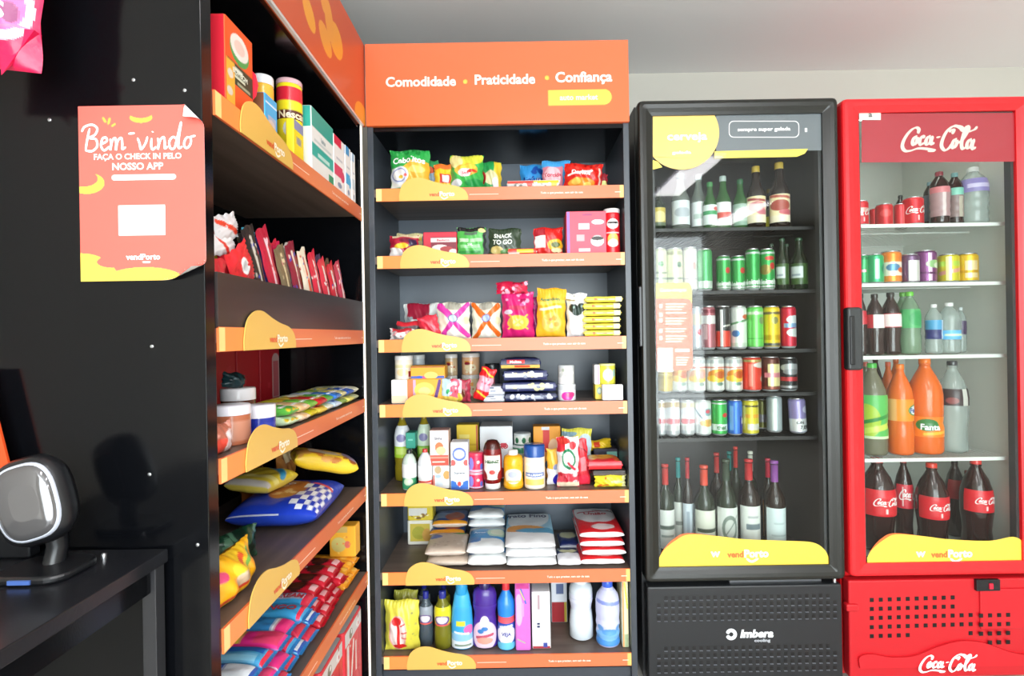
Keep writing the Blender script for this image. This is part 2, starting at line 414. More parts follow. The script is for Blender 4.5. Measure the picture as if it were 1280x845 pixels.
PROF = {
 'soda': [(.0, 0), (.6, 0), (.9, .012), (1, .04), (1, .28), (.94, .33), (.97, .38), (1, .44), (1, .62), (.9, .72), (.62, .82), (.38, .89), (.3, .93), (.34, .935), (.34, .95), (.3, .955), (.3, .99)],
 'cola': [(.0, 0), (.6, 0), (.88, .015), (.95, .06), (.86, .22), (.92, .32), (1, .42), (1, .6), (.93, .68), (.72, .79), (.44, .87), (.3, .92), (.34, .93), (.34, .95), (.3, .955), (.3, .99)],
 'water': [(.0, 0), (.7, 0), (.95, .02), (1, .06), (.93, .14), (1, .2), (.93, .27), (1, .34), (.95, .42), (1, .5), (1, .68), (.88, .78), (.5, .88), (.34, .92), (.3, .99)],
 'wine': [(.0, 0), (.85, 0), (1, .015), (1, .55), (.97, .6), (.8, .66), (.5, .71), (.38, .75), (.35, .8), (.35, .96), (.4, .965), (.4, .99), (.34, 1)],
 'beer': [(.0, 0), (.85, 0), (1, .02), (1, .52), (.94, .58), (.7, .66), (.5, .74), (.42, .84), (.4, .97)],
 'oil': [(.0, 0), (.8, 0), (1, .02), (1, .2), (.93, .26), (1, .32), (1, .68), (.85, .78), (.5, .88), (.36, .92), (.36, .98)],
 'squeeze': [(.0, 0), (.9, 0), (1, .03), (1, .1), (.93, .3), (.96, .5), (1, .7), (.9, .84), (.6, .9), (.45, .92), (.45, .96)],
 'dish': [(.0, 0), (.88, 0), (1, .02), (1, .3), (.9, .45), (.98, .6), (.95, .7), (.6, .8), (.38, .86), (.38, .9)],
 'wave': [(.0, 0), (.8, 0), (1, .03), (1.0, .25), (.92, .42), (.86, .5), (.9, .56), (.98, .62), (.98, .8), (.85, .88), (.5, .92), (.42, .94)],
 'taper': [(.0, 0), (.9, 0), (1, .02), (1, .35), (.92, .55), (.72, .75), (.55, .84), (.5, .88)],
}
def bottle(nm, lb, cat, grp, loc, rot, r, h, kind, col, cap, spec=None, lz=(.3, .6), mat=None, caph=.05, capr=.36, span=200, flat=1., bodycol=None, neck=None):
    e = empty(nm, loc, rot, None, label=lb, category=cat, group=grp)
    pr = [(a * r, b * h) for a, b in PROF[kind]]
    hb = h - caph * h * .6
    pr = [(a, min(b, hb)) for a, b in pr]
    o = MB().lathe(pr, col, seg=28).build('bottle_body', mat or GLOSSY, e)
    o.scale = (1, flat, 1)
    if spec:
        pa = np.array(pr[1:]); prof = (pa[:, 0], pa[:, 1])
        mb = MB(); l = wrapS(r, lz[0] * h, lz[1] * h, span, prof); face(mb, l, r * 2 * pi * span / 360, (lz[1] - lz[0]) * h, spec)
        q = mb.build('label', VINYL, e); q.scale = (1, flat, 1)
    if neck:
        MB().lathe([(r * .37, h * .78), (r * .37, h * .97), (r * .41, h * .972), (r * .41, h * .995), (r * .36, h * 1.003), (0, h * 1.003)], neck).build('capsule', GLOSSY, e)
    elif cap:
        cr = r * capr
        c = MB(); c.lathe([(cr * .98, h - caph * h), (cr, h - caph * h + .001), (cr, h - .003), (cr * .9, h), (0, h)], cap, seg=20)
        q = c.build('cap', GLOSSY, e)
    return e
# ------------------------------------------------------------------ the room
WALLM = plain('c6c3b9', .8, bump=.08, scale=120, name='painted_plaster')
CEILM = plain('f0f0f0', .85, bump=.05, scale=90, name='ceiling_paint')
X0, X1, Y0, Y1, ZT = -.96, 3.4, -2.6, 2.6, 2.5
struct(MB().box(X0 - .1, X1 + .1, Y0 - .1, Y1 + .1, -.1, 0).build('floor', plain('cfcac2', .45, bump=.05, scale=25, name='floor_tile', grain=('x', 'bdb8b0'))))
struct(MB().box(X0 - .1, X1 + .1, Y0 - .1, Y1 + .1, ZT, ZT + .1).build('ceiling', CEILM))
struct(MB().box(X0, X1, Y1, Y1 + .1, 0, ZT).build('wall_back', WALLM))
struct(MB().box(X0 - .1, X0, Y0, Y1 + .1, 0, ZT).build('wall_left', WALLM))
struct(MB().box(X1, X1 + .1, Y0, Y1 + .1, 0, ZT).build('wall_right', WALLM))
m = MB(); m.box(X0, -.75, Y0 - .1, Y0, 0, ZT); m.box(2.25, X1, Y0 - .1, Y0, 0, ZT); m.box(-.75, 2.25, Y0 - .1, Y0, 2.42, ZT)
struct(m.build('wall_front', WALLM))
d = struct(empty('door_1', (0, 0, 0)))
m = MB()
for x in (-.75, .23, 1.22, 2.2): m.box(x, x + .05, Y0 - .07, Y0 - .03, 0, 2.42, b=.006)
for z in (0, 2.37): m.box(-.75, 2.25, Y0 - .07, Y0 - .03, z, z + .05, b=.006)
m.build('door_frame', plain('e4e4e2', .4), d)
MB().box(-.75, 2.25, Y0 - .052, Y0 - .048, .04, 2.38).build('door_pane', GLASS, d)

# ------------------------------------------------------------------ shelving units
def wave_pts(w, h, up):
    """outline of the yellow tag that rises over the price strip"""
    top = catmull([(0, 0), (0, h * .5), (w * .05, h + up * .35), (w * .17, h + up * .92), (w * .32, h + up), (w * .5, h + up * .62), (w * .66, h + up * .34), (w * .84, h + up * .12), (w * .95, h * .8), (w, h * .35), (w, 0)], 6)
    return top[:, :2]
def slab2d(mb, pts, y0, y1, c, m=0):
    """xz outline given thickness along y"""
    n = len(pts); v = [(p[0], y0, p[1]) for p in pts] + [(p[0], y1, p[1]) for p in pts]
    a = sum(pts[i][0] * pts[(i + 1) % n][1] - pts[(i + 1) % n][0] * pts[i][1] for i in range(n))
    fr = tuple(range(n)) if a > 0 else tuple(range(n))[::-1]
    f = [fr, tuple(n + i for i in fr[::-1])] + [(i, (i + 1) % n, n + (i + 1) % n, n + i) for i in range(n)]
    mb.add(v, f, c, m)
def flatS(x0, x1, y, z0, z1):
    return lambda U, V, off: np.c_[x0 + U * (x1 - x0), np.full(len(U), y - off), z0 + V * (z1 - z0)]
def brand(mb, cx, y, cz, h, c1, c2, m=0):
    """the two-colour shop name with its smile"""
    v, f = text2d('vend', .04); s = h * .8
    w1 = np.ptp(v[:, 0]) * s; v2, f2 = text2d('Porto', .04); w2 = np.ptp(v2[:, 0]) * h; tot = w1 + w2 + h * .1
    xa = cx - tot / 2 + w1 / 2; xb = cx + tot / 2 - w2 / 2
    mb.add(np.c_[xa + v[:, 0] * s, np.full(len(v), y), cz - h * .08 + v[:, 1] * s], f, c1, m)
    mb.add(np.c_[xb + v2[:, 0] * h, np.full(len(v2), y), cz + v2[:, 1] * h], f2, c2, m)
    v, f = pen([[(xb - w2 * .42, cz - h * .6), (xb - w2 * .2, cz - h * 1.0), (xb + w2 * .08, cz - h * .62)]], h * .26)
    mb.add(np.c_[v[:, 0], np.full(len(v), y), v[:, 1]], f, c2, m)
def unit(name, lb, loc, rz, Wd, D, shelves, t, header, lipx, bin_at=None):
    root = empty(name, loc, (0, 0, rz), label=lb, category='shelving unit')
    for nm, a, b in (('side_panel', 0, t), ('side_panel', Wd - t, Wd)):
        MB().box(a, b, 0, D, .0, 1.975, b=.0015).build(nm, LACQ if rz else LACQ2, root)
    MB().box(t, Wd - t, D - .012, D, .02, 1.97).build('back_panel', LACQ if rz else BACKM, root)
    MB().box(t, Wd - t, .004, D - .012, 1.955, 1.975).build('top_board', LACQ, root)
    MB().box(t, Wd - t, .02, .035, .0, .09).build('plinth', LACQ2, root)
    wood = WOOD
    for i, zs in enumerate(shelves):
        s = MB().box(t, Wd - t, .001, D - .012, zs - .026, zs).build('shelf', wood, root)
        if i in lipx.get('nolip', ()): continue
        lh = .044; m = MB(); a, b = lipx['a'], Wd - lipx['b']; z0 = zs - lh + .002
        m.box(a, b, -.004, .0005, z0, z0 + lh, 'e8733f')
        wv = .235
        face(m, flatS(a, b, -.0042, z0 + .001, z0 + lh - .001), b - a, lh, 'e0764c;R 0 0 .14 1 e8934a;R 0 0 .022 1 f2d488;R .985 0 1 1 f0be6c', smooth=False)
        def line(x, w, txt, hh):
            v, f = text2d(txt, .02); k = min(hh, w / np.ptp(v[:, 0]))
            m.add(np.c_[x + v[:, 0] * k, np.full(len(v), -.0049), z0 + lh * .45 + v[:, 1] * hh], f, 'ffe9df')
        line(a + (b - a) * .75, .24, 'Tudo o que precisar, sem sair de casa', .009)
        m.box(a + .32, a + .42, -.0047, -.0042, z0 + lh * .42, z0 + lh * .42 + .0018, 'ffd9c6')
        m.box(b - .03, b - .01, -.0047, -.0042, z0 + lh * .42, z0 + lh * .42 + .0025, 'ffd9c6')
        m.build('edge_strip', VINYL, s)
        m = MB(); x0 = a + .08; pts = [(x0 + p[0], z0 + p[1]) for p in wave_pts(wv, lh, .034)]
        slab2d(m, pts, -.0075, -.0055, 'e2b75c')
        brand(m, x0 + wv * .62, -.0082, z0 + lh * .5, .017, 'e2643a', 'fff6e0')
        m.build('logo_tag', VINYL, s)
    # fascia
    h0, h1 = 1.97, 2.25
    m = MB(); m.box(0, Wd, -.012, .012, h0, h1, 'e9672f', b=.001)
    face(m, flatS(.001, Wd - .001, -.0125, h0 + .001, h1 - .001), Wd, h1 - h0, header, smooth=False, cell=.003)
    m.build('header_board', VINYL, root)
    return root
CS = [PZ(630, y, 1.85) for y in (234.5, 318.5, 423, 504, 615, 713.5, 818.5)]
LS = [ZC + a + .042 for a in (.391, -.022, -.252, -.548, -.835)] + [.1]
CXL = -.508
cu = unit('shelving_unit', 'charcoal shelving unit with seven stocked shelves under the orange Comodidade header', (CXL, 1.85, 0), 0, .899, .39, CS, .02,
     'e26a3a;G 0 1 e26a3a e5724a;T .21 .53 .125 fff3ea Comodidade;E .379 .52 .008 .026 f9c64f;T .53 .54 .125 fff3ea Praticidade;E .69 .55 .008 .026 f9c64f;T .83 .54 .16 fff3ea Confiança;R .694 .21 .905 .4 f9cf52;E .905 .305 .03 .095 f9cf52;E .715 .25 .02 .04 f9cf52;T .81 .305 .07 fff3d0 auto market',
     dict(a=.028, b=.022))
lu = unit('shelving_unit', 'black shelving unit on the left seen side on with the poster on its end', (-.525, .904, 0), pi / 2, .946, .40, LS, .031,
     'd05a32;E .69 .49 .062 .17 f0a433;E .597 .33 .055 .12 eea03a -25;E .63 .58 .035 .2 eea03a 15;E .475 .34 .05 .11 f0a433 -35;E .59 .72 .03 .14 eea03a;E .96 .02 .09 .2 f0a433;R .04 .6 .1 .7 f9c64f',
     dict(a=.033, b=.033, nolip=(5,)))
MB().box(.033, .913, -.003, .008, LS[1], LS[1] + .098, '2b2625').build('bin_front', plain('3a3230', .3, name='dark_wood_front', grain=('x', '2c2523'), scale=30), lu)
m = MB(); m.box(.9155, .9225, -.006, -.001, .1, 1.965); m.build('led_strip', plain('fff4e6', .4, emit=.8, name='led_strip'), lu)
m = MB(); m.box(.03, .915, -.014, -.006, 1.961, 1.9685); m.build('led_strip', plain('dcdcdc', .3, .3, name='led_profile'), lu)
for px, py in ((167, 100), (231, 113), (62, 150), (187, 593), (247, 681), (190, 433)):
    q = P(px, py, .904)
    s = MB().lathe([(.0032, 0), (.003, .001), (.0015, .0016), (0, .0012)], 'd8d4c8', seg=12).build('screw', METAL, lu)
    s.location = (.0, q[0] * -1 - .525, q[2]); s.rotation_euler = (0, -pi / 2, 0)
for i, (u, z) in enumerate(((.06, 1.9), (.84, 1.9))):
    s = MB().box(-.006, .006, 0, .004, -.008, .008, 'b8b8b8').build('shelf_bracket', METAL, lu, (u, .37, z))
# ------------------------------------------------------------------ poster on the end panel
def poster():
    w, h = .2105, .2935; x0 = PX(100, 250, .903); z0 = PZ(100, 352, .903)
    folds = [((.815, 1.0), (1.0, .865), .006, 2.6), ((.58, -.01), (1.0, .125), .012, 1.3)]
    def S(U, V, off, sg=1):
        x, z = U * w, V * h; y = np.full_like(x, 0.) ; ny = np.full_like(x, -1.); nz = np.zeros((len(x), 2))
        for (a, b, R_, _) in folds:
            A, B = np.array(a) * (w, h), np.array(b) * (w, h); d = (B - A) / np.linalg.norm(B - A)
            n = np.array([-d[1], d[0]]); c0 = np.array([w / 2, h / 2]) - A
            if n @ c0 > 0: n = -n
            q = (x - A[0]) * n[0] + (z - A[1]) * n[1]; k = q > 0
            th = np.minimum(q / R_, pi * (.92 if R_ < .01 else .5)); fl = np.maximum(q - R_ * th, 0)
            al = R_ * np.sin(th) + fl * np.cos(th); out = R_ * (1 - np.cos(th)) + fl * np.sin(th)
            x = np.where(k, x + (al - q) * n[0], x); z = np.where(k, z + (al - q) * n[1], z); y = np.where(k, y - out, y)
            ny = np.where(k, -np.cos(th), ny); nz[k] = np.c_[np.sin(th[k]) * n[0], np.sin(th[k]) * n[1]] * -1
        o = off * sg
        return np.c_[x + nz[:, 0] * o, y + ny * o - .0015, z + nz[:, 1] * o]
    spec = ('e5665a;E .5 .93 .09 .03 f4b64a;E .5 .955 .09 .028 e5665a;L .2 .93 .215 .91 .018 f4b64a;L .25 .925 .24 .9 .018 f4b64a;L .29 .895 .27 .885 .016 f4b64a;'
            'E .06 .56 .14 .06 f8c94e;E .03 .585 .12 .045 e5665a;R .28 .575 .75 .605 ffffff;E .28 .59 .02 .0145 fff;E .75 .59 .02 .0145 fff;'
            'R .31 .26 .68 .43 ffffff;E .0 .0 .3 .16 f8cf50;E .5 .0 .32 .075 f8cf50;E .25 .11 .12 .035 e5665a;'
            'T .48 .82 .17 ffffff @welcome;T .47 .705 .042 ffe9e4 FAÇA O CHECK IN PELO;T .47 .652 .042 ffe9e4 NOSSO APP;T .5 .135 .034 ffffff vendPorto;L .5 .105 .55 .105 .012 ffffff')
    m = MB(); img, tx = canvas(w, h, spec, .0016); m.grid(S, img); lettering(m, S, w, h, tx, .0006)
    b = np.empty((60, 44, 3)); b[:] = lin('f0eeec'); m.grid(lambda U, V, o: S(U, V, -.0004), b, 0, True, True)
    m.build('poster', PAPER, None, (x0, .9035, z0), label='coral welcome poster peeling at its right corners on the black panel', category='poster')
poster()

# ------------------------------------------------------------------ table, scanner, card, hanging bag
t = empty('side_table', (-.77, .6, 0), label='black side table at lower left against the dark end panel', category='table')
tt = .903
MB().box(-.185, .18, -.35, .298, tt - .022, tt, b=.002).build('tabletop', plain('1d1e22', .24, bump=.06, scale=220, name='black_laminate_top', spec=.5), t)
for x in (-.17, .155):
    for y in (-.33, .27): MB().box(x, x + .022, y, y + .022, 0, tt - .022, b=.001).build('leg', plain('2a2a2d', .4), t)
for x in (-.165, .162): MB().box(x, x + .008, -.305, .268, tt - .06, tt - .023).build('apron', LACQ, t)
s = empty('barcode_scanner', (-.715, .81, tt), (0, 0, RD(0)), label='black barcode scanner with oval grey window standing on the side table', category='scanner')
DK = plain('17181b', .3, name='black_plastic')
m = MB(); m.prism(rrect(-.055, .055, -.045, .045, .03, 6), 0, .012, b=.004); m.build('base', DK, s)
m = MB(); m.tube([(0, .012, .008), (0, .02, .035), (0, .012, .07)], .014, seg=14); m.build('neck', DK, s)
hd = empty('scanner_head', (-.016, 0, .11), (RD(-6), RD(-15), RD(14)), s)
def sup(a, b, n=2.9, k=40):
    th = np.arange(k) * 2 * pi / k; c, q = np.cos(th), np.sin(th)
    return np.c_[a * np.sign(c) * np.abs(c) ** (2 / n), b * np.sign(q) * np.abs(q) ** (2 / n)]
def ovalrings(m, rings, c):
    n = 40; v = []
    for a, b, y in rings: p = sup(a, b); v.append(np.c_[p[:, 0], np.full(n, y), p[:, 1]])
    f = [(k * n + i, k * n + (i + 1) % n, (k + 1) * n + (i + 1) % n, (k + 1) * n + i) for k in range(len(rings) - 1) for i in range(n)]
    m.add(np.concatenate(v), f, c, 0, True); m.add(v[0], [tuple(range(n))[::-1]], c); m.add(v[-1], [tuple(range(n))], c)
m = MB(); ovalrings(m, [(.041, .058, -.018), (.046, .063, -.014), (.05, .067, 0), (.045, .06, .02), (.028, .038, .034)], '17181b'); m.build('housing', DK, hd)
m = MB(); ovalrings(m, [(.0375, .0545, -.0222), (.0395, .0565, -.0208), (.0405, .0575, -.017)], 'c9ccd6'); m.build('window_ring', plain('b9bdc9', .3), hd)
m = MB(); ovalrings(m, [(.018, .026, -.0258), (.03, .044, -.0246), (.0365, .0535, -.0224), (.037, .054, -.02)], '888'); m.build('scan_window', plain('6d6b6c', .07, .55, name='coated_scan_glass'), hd)
MB().box(-.016, .016, -.047, -.044, .003, .009).build('button', plain('4f6fb5', .3), s)
MB().lathe([(.004, 0), (.004, .006), (.0025, .009), (0, .009)], 'aaa', seg=12).build('cable_bolt', METAL, None, (-.668, .86, tt), label='tiny silver bolt end on the side table beside the scanner', category='bolt')
m = MB(); slab2d(m, [(0, 0), (.155, 0), (.085, .3), (0, .3)], 0, .004, 'e8501e')
cd_ = m.build('price_card', PAPER, None, (-.95, .872, tt + .002), (0, 0, 0), label='orange slanted card at the left edge behind the barcode scanner', category='card')
MB().box(0, .16, -.008, .012, -.001, .125, b=.003).build('card_holder', plain('17181b', .3, name='black_plastic'), cd_)
hb = PZ(20, 70, .8)
pouch('snack_bag', 'bright pink snack bag hanging at the top left corner of the picture', 'snack bag', None, (-.822, .81, hb - .008), (0, RD(4), RD(8)), .2, .31, .07,
      'd8144e;E .8 .28 .17 .16 f2d6e0;E .8 .28 .13 .12 c65a9a;E .85 .25 .05 .05 8a3468;R 0 .14 .6 .36 f07866;E .5 .42 .12 .06 f6e7e4;L 0 .38 .7 .3 .03 f8c8d0;L .2 .1 .95 .2 .02 f36a92;N 14 .06 3 .5 .45 1 1 b00f42 e8306a;T .6 .25 .08 fff8f8 BALAS', seed=4, crimp=.4)
m = MB()
for x, z, r in ((-.03, .03, .5), (.03, .012, -.5), (.075, .03, -.9)):
    m.add([(x - .03, -.01, z + .03), (x + .02, -.012, z + .03), (x + .02 * r, -.015, z - .045), (x - .03, .004, z + .03), (x + .02, .004, z + .03)], [(0, 2, 1), (0, 3, 2), (1, 2, 4), (3, 4, 2)], 'd3134c')
m.build('torn_edge', FILM, bpy.data.objects['snack_bag'])
m = MB().tube([(-.83, .905, hb + .325), (-.83, .80, hb + .325), (-.83, .775, hb + .335)], .004); m.build('display_hook', METAL, label='steel hook on the black end panel holding the pink bag', category='hook')

# ------------------------------------------------------------------ refrigerators
def frame(mb, x0, x1, z0, z1, l, r, t, b, prof, c='888', m=0, corner=0.0):
    V = []; 
    for u, y in prof:
        a, b_, c_, d_ = x0 + l * u, x1 - r * u, z0 + b * u, z1 - t * u
        q = rrect(a, b_, c_, d_, max(.0008, corner * (1 - u)), 3); V.append([(p[0], y, p[1]) for p in q])
    n = len(V[0])
    f = [(k * n + i, k * n + (i + 1) % n, (k + 1) * n + (i + 1) % n, (k + 1) * n + i) for k in range(len(V) - 1) for i in range(n)]
    mb.add(np.concatenate([np.array(v) for v in V]), f, c, m)
DPROF = [(0, .052), (0, .012), (.04, .005), (.12, .001), (.3, 0), (.55, .002), (.8, .008), (1, .012), (1, .045), (0, .045)]
def fridge(nm, lb, X, Wd, ztop, zdoor, fr, mats, inner, shelves, gx=None):
    """X,Wd outer; fr = frame widths l r t b"""
    body, frm, inn, shm = mats; D = .64
    e = empty(nm, (X, 1.85, 0), label=lb, category='refrigerator')
    m = MB(); th = .032
    for a in ((0, th, .06, D, .03, ztop), (Wd - th, Wd, .06, D, .03, ztop), (th, Wd - th, D - th, D, .03, ztop), (th, Wd - th, .06, D, ztop - th, ztop), (th, Wd - th, .06, D, zdoor - .02, zdoor + .03)):
        m.box(*a)
    m.build('cabinet', body, e)
    m = MB(); g = .0015; a, b, c, d = th, Wd - th, zdoor + .03, ztop - th
    m.box(a, a + g, .062, D - th, c, d); m.box(b - g, b, .062, D - th, c, d); m.box(a, b, D - th - g, D - th, c, d); m.box(a, b, .062, D - th, d - g, d); m.box(a, b, .062, D - th, c, c + g)
    m.build('interior_lining', inn, e)
    dr = empty('door', (0, 0, 0), parent=e)
    m = MB(); frame(m, 0, Wd, zdoor, ztop, *fr, DPROF, corner=.016); m.build('door_frame', frm, dr)
    l, r, t, bb = fr
    MB().box(l - .004, Wd - r + .004, .018, .023, zdoor + bb - .004, ztop - t + .004).build('glass_pane', GLASS, dr)
    m = MB(); frame(m, l - .002, Wd - r + .002, zdoor + bb - .002, ztop - t + .002, .012, .012, .012, .012, [(0, .024), (0, .05), (1, .05), (1, .024), (0, .024)]); m.build('gasket', plain('3a3b3d', .5), dr)
    for z in shelves:
        m = MB(); a, b, y0, y1 = th + .012, Wd - th - .012, .085, D - th - .02
        m.box(a, b, y0 - .004, y0 + .002, z - .014, z - .001, b=.001); m.tube([(a, y1, z - .006), (b, y1, z - .006)], .003)
        m.tube([(a, y0 + .15, z - .009), (b, y0 + .15, z - .009)], .003)
        for k in range(31):
            x = a + (b - a) * k / 30; m.tube([(x, y0, z - .003), (x, y1, z - .003)], .0016, seg=6)
        m.build('wire_shelf', shm, e)
    return e, dr
zbt, zbd = PZ(920, 123, 1.85), PZ(930, 727, 1.85)
bX = PX(797, 400, 1.85); bX = .423; BW = .69
B1 = [ZC + a for a in (.375, .147, -.067, -.222, -.380)] + [zbd + .062]
FX = 1.97
BS = [PZ(930, y, FX) for y in (286, 363.5, 436.5, 489.5, 543.5, 673)]
RS = [PZ(1180, y, FX) for y in (281, 353.5, 442.5, 568.5, 673)]
BLK = plain('1b1c18', .3, name='black_coated_steel', spec=.5); INB = plain('2a2829', .5, name='dark_lining')
be, bd = fridge('drinks_refrigerator', 'tall black glass-door drinks refrigerator with a yellow cerveja sticker', bX, BW, zbt, zbd, (.05, .05, .05, .048), (plain('26272a', .35), BLK, INB, plain('1e1e20', .4)), None, BS[:5])
RED = plain('e31f26', .3, name='red_enamel', spec=.5); INR = plain('dfe3dc', .5, name='white_lining')
RX, RW = 1.1275, .668
zrt, zrd = PZ(1160, 121, 1.85), PZ(1170, 720, 1.85)
re_, rd = fridge('drinks_refrigerator', 'tall red glass-door soft drink refrigerator at the right edge', RX, RW, zrt, zrd, (.061, .063, .046, .042), (RED, RED, INR, plain('e6ebe6', .35)), None, RS[:4])
# interior lamps
for ob, xx, wd, z in ((be, bX, BW, zbt), (re_, RX, RW, zrt)):
    MB().box(.08, wd - .08, .075, .087, z - .045, z - .037, b=.002).build('led_lamp', plain('f4fbf6', .4, emit=(3.0 if ob is be else 16.0), name='fridge_lamp'), ob)

def decal(mb, pts, c, lay=0, Y=1.869, m=0):
    """sticker outline on the glass"""
    q = [P(x, y, Y - lay * .0005) for x, y in pts]; n = len(q)
    o = mb.org
    v = [(a[0] - o[0], a[1] - o[1], a[2] - o[2]) for a in q]
    ar = sum(v[i][0] * v[(i + 1) % n][2] - v[(i + 1) % n][0] * v[i][2] for i in range(n))
    mb.add(v, [tuple(range(n)) if ar > 0 else tuple(range(n))[::-1]], c, m)
def dtext(mb, t, cx, cy, w, h, c, lay=3, Y=1.869, bold=.03, shear=0):
    v, f = (SODA if t == '@soda' else text2d(t, bold, shear)); k = Y / F
    a = P(cx, cy, Y - lay * .0005); sx = w * k / np.ptp(v[:, 0]); o = mb.org
    rr = ROLL if False else 0
    mb.add(np.c_[a[0] - o[0] + v[:, 0] * sx, np.full(len(v), a[1] - o[1]) - layer_off(v), a[2] - o[2] + v[:, 1] * h * k], f, c)
def arc(cx, cy, rx, ry, a0, a1, n=24): return [(cx + rx * cos(RD(a)), cy - ry * sin(RD(a))) for a in np.linspace(a0, a1, n)]
def stick(par, org):
    m = MB(); m.org = org; return m
bo = (bX, 1.85, 0)
m = stick(bd, bo)
decal(m, [(895, 140), (1031, 138), (1031, 184), (1028, 188), (895, 190)], '6f757a', 0)
decal(m, [(893, 189), (1010, 186), (1006, 192), (996, 196), (893, 198)], 'f7d95c', 1)
c = [p for p in arc(858, 163, 40, 50, 60, -180, 40)]
decal(m, [(816, 142), (889, 141)] + arc(852, 166, 47, 46, 28, -140, 30) + [(816, 196)], 'f5cc74', 2)
decal(m, [(816, 200), (822, 202), (828, 209), (816, 212)], 'f7e05c', 2)
dtext(m, 'cerveja', 859, 172, 50, 13, 'fff2dc', 4); dtext(m, 'gelada', 852, 191, 24, 5, 'fff6e8', 4)
o1, o2 = rrect(911, 999, 151, 172, 6), rrect(912, 998, 152, 171, 5)
for i in range(len(o1)):
    j = (i + 1) % len(o1); decal(m, [o1[i], o1[j], o2[j], o2[i]], 'e8eaea', 3)
dtext(m, 'sempre super gelada', 955, 162, 66, 6, 'f4f4f4', 4); decal(m, [(1006, 160), (1009, 160), (1009, 165), (1006, 165)], 'f4f4f4', 4)
m.build('header_sticker', VINYL, bd)
m = stick(bd, bo)
decal(m, [(820, 354), (858, 353)] + arc(858, 361, 7, 8, 80, 0, 6) + [(865, 385), (820, 385)], 'f9dc55', 0)
decal(m, [(820, 373), (856, 373)] + arc(857, 380, 8, 7, 80, 0, 6) + [(866, 456)] + arc(858, 456, 8, 7, -10, -90, 6) + [(821, 463)], 'f1694a', 1)
dtext(m, 'Como comprar', 842, 363, 34, 6, 'fff4d0', 3)
for y, n in ((380, 3), (391, 1), (398, 3), (411, 2), (420, 3)):
    decal(m, [(824, y), (828, y), (828, y + 5), (824, y + 5)], 'ffe6dd', 3)
    for k in range(n): decal(m, [(832, y + k * 3.4 - 1), (858 - k * 3, y + k * 3.4 - 1), (858 - k * 3, y + k * 3.4 + 1), (832, y + k * 3.4 + 1)], 'ffc4b2', 3)
decal(m, [(822, 435), (841, 435), (841, 465), (822, 465)], 'f2f0ea', 3)
decal(m, [(844, 436), (862, 436), (862, 440), (844, 440)], 'ffe1d6', 3)
for k in range(4): decal(m, [(845, 446 + k * 3), (861 - k, 446 + k * 3), (861 - k, 448 + k * 3), (845, 448 + k * 3)], 'ffc4b2', 3)
m.build('notice_sticker', VINYL, bd)
def bottom_sticker(par, org, x0, x1, yb, yt, shift=0):
    m = stick(par, org); w = x1 - x0
    def out(dx, dy): return [(x0, yb), (x1, yb - 1.5 - shift), (x1, yb - 9 - shift)] + [tuple(p) for p in catmull([(x1, yb - 9 - shift), (x1 - w * .03, yb - 22 - shift), (x1 - w * .1, yb - 31 - shift), (x1 - w * .25, yb - 33), (x0 + w * .5, yb - 35), (x0 + w * .36, yb - 38.5), (x0 + w * .18 - dx, yb - 41 - dy), (x0 + w * .1 - dx, yb - 34 - dy), (x0 + w * .03, yb - 22 - dy), (x0, yb - 12)], 5)]
    decal(m, out(3, 1.6), 'ee6f33', 0); decal(m, out(0, 0), 'f9d24f', 1)
    a = P(x0 + w * .52, yb - 17, 1.8675); m2 = MB(); brand(m, a[0] - org[0], a[1] - org[1], a[2] - org[2], .028, 'ea7036', 'fffdf6')
    dtext(m, 'w', x0 + w * .33, yb - 16, 12, 7, 'fffdf6', 3)
    m.build('shop_sticker', VINYL, par)
bottom_sticker(bd, bo, 824, 1037, 709, 665)
ro = (RX, 1.85, 0)
bottom_sticker(rd, ro, 1084, 1287, 709, 665, 7)
m = stick(rd, ro)
decal(m, [(1077, 142), (1276, 141), (1276, 202), (1077, 203)], 'ad3842', 0)  # banner red and its script are dulled, reflection haze put into their colours
dtext(m, '@soda', 1174, 173, 97, 34, 'd9c6ba', 2)
m.build('banner', VINYL, rd)
m = stick(rd, ro); decal(m, [(1074, 138), (1101, 138), (1101, 150), (1074, 150)], 'dedbd0', 4); dtext(m, 'a', 1088, 144, 5, 5, '666', 6); m.build('price_tag', PAPER, rd)

# handles
m = MB(); z0, z1 = PZ(1065, 463, 1.85), PZ(1065, 384, 1.85)
m.box(-.002, .05, -.012, .02, z0, z1, b=.008); m.build('handle', plain('2f3233', .35), rd)
MB().box(.004, .02, -.016, -.01, z0 + .02, z1 - .03, b=.003).build('handle_grip', plain('16181a', .3), rd)
m = MB(); m.box(-.006, .008, .004, .03, ZC - .05, ZC + .16, b=.004); m.build('handle', plain('232427', .3), bd)
# bases
def hole(m, x, z, w, h, y):
    m.box(x - w / 2, x + w / 2, y - .0004, y + .001, z - h / 2, z + h / 2, '060606')
m = MB(); top = PZ(930, 733, 1.85); kb = .044
m.box(.006, BW - .012, .006, .05, .04, top, '1d1f22', b=.006)
bl = lambda px, py: (PX(px, py, 1.856) - bX, PZ(px, py, 1.856))
for rows in ((748, 756.5, 765, 773.5), (811, 820, 829, 838)):
    for j, py in enumerate(rows):
        for i in range(26):
            if (j == 0 and i in (0, 25)): continue
            x, z = bl(823.5 + i * 8.8, py - i * .15)
            hole(m, x, z, .0125, .0135, .006)
            m.add([(x - .006, .0055, z - .0068), (x + .006, .0055, z - .0068), (x + .006, .002, z - .009), (x - .006, .002, z - .009)], [(0, 3, 2, 1)], '55585f')  # ledge below each hole, its highlight painted as a lighter grey
m.build('ventilation_grille', plain('2b2d31', .35, name='grille_plastic') and printed('grille_plastic_dark', .4), be)
m = MB(); m.org = bo
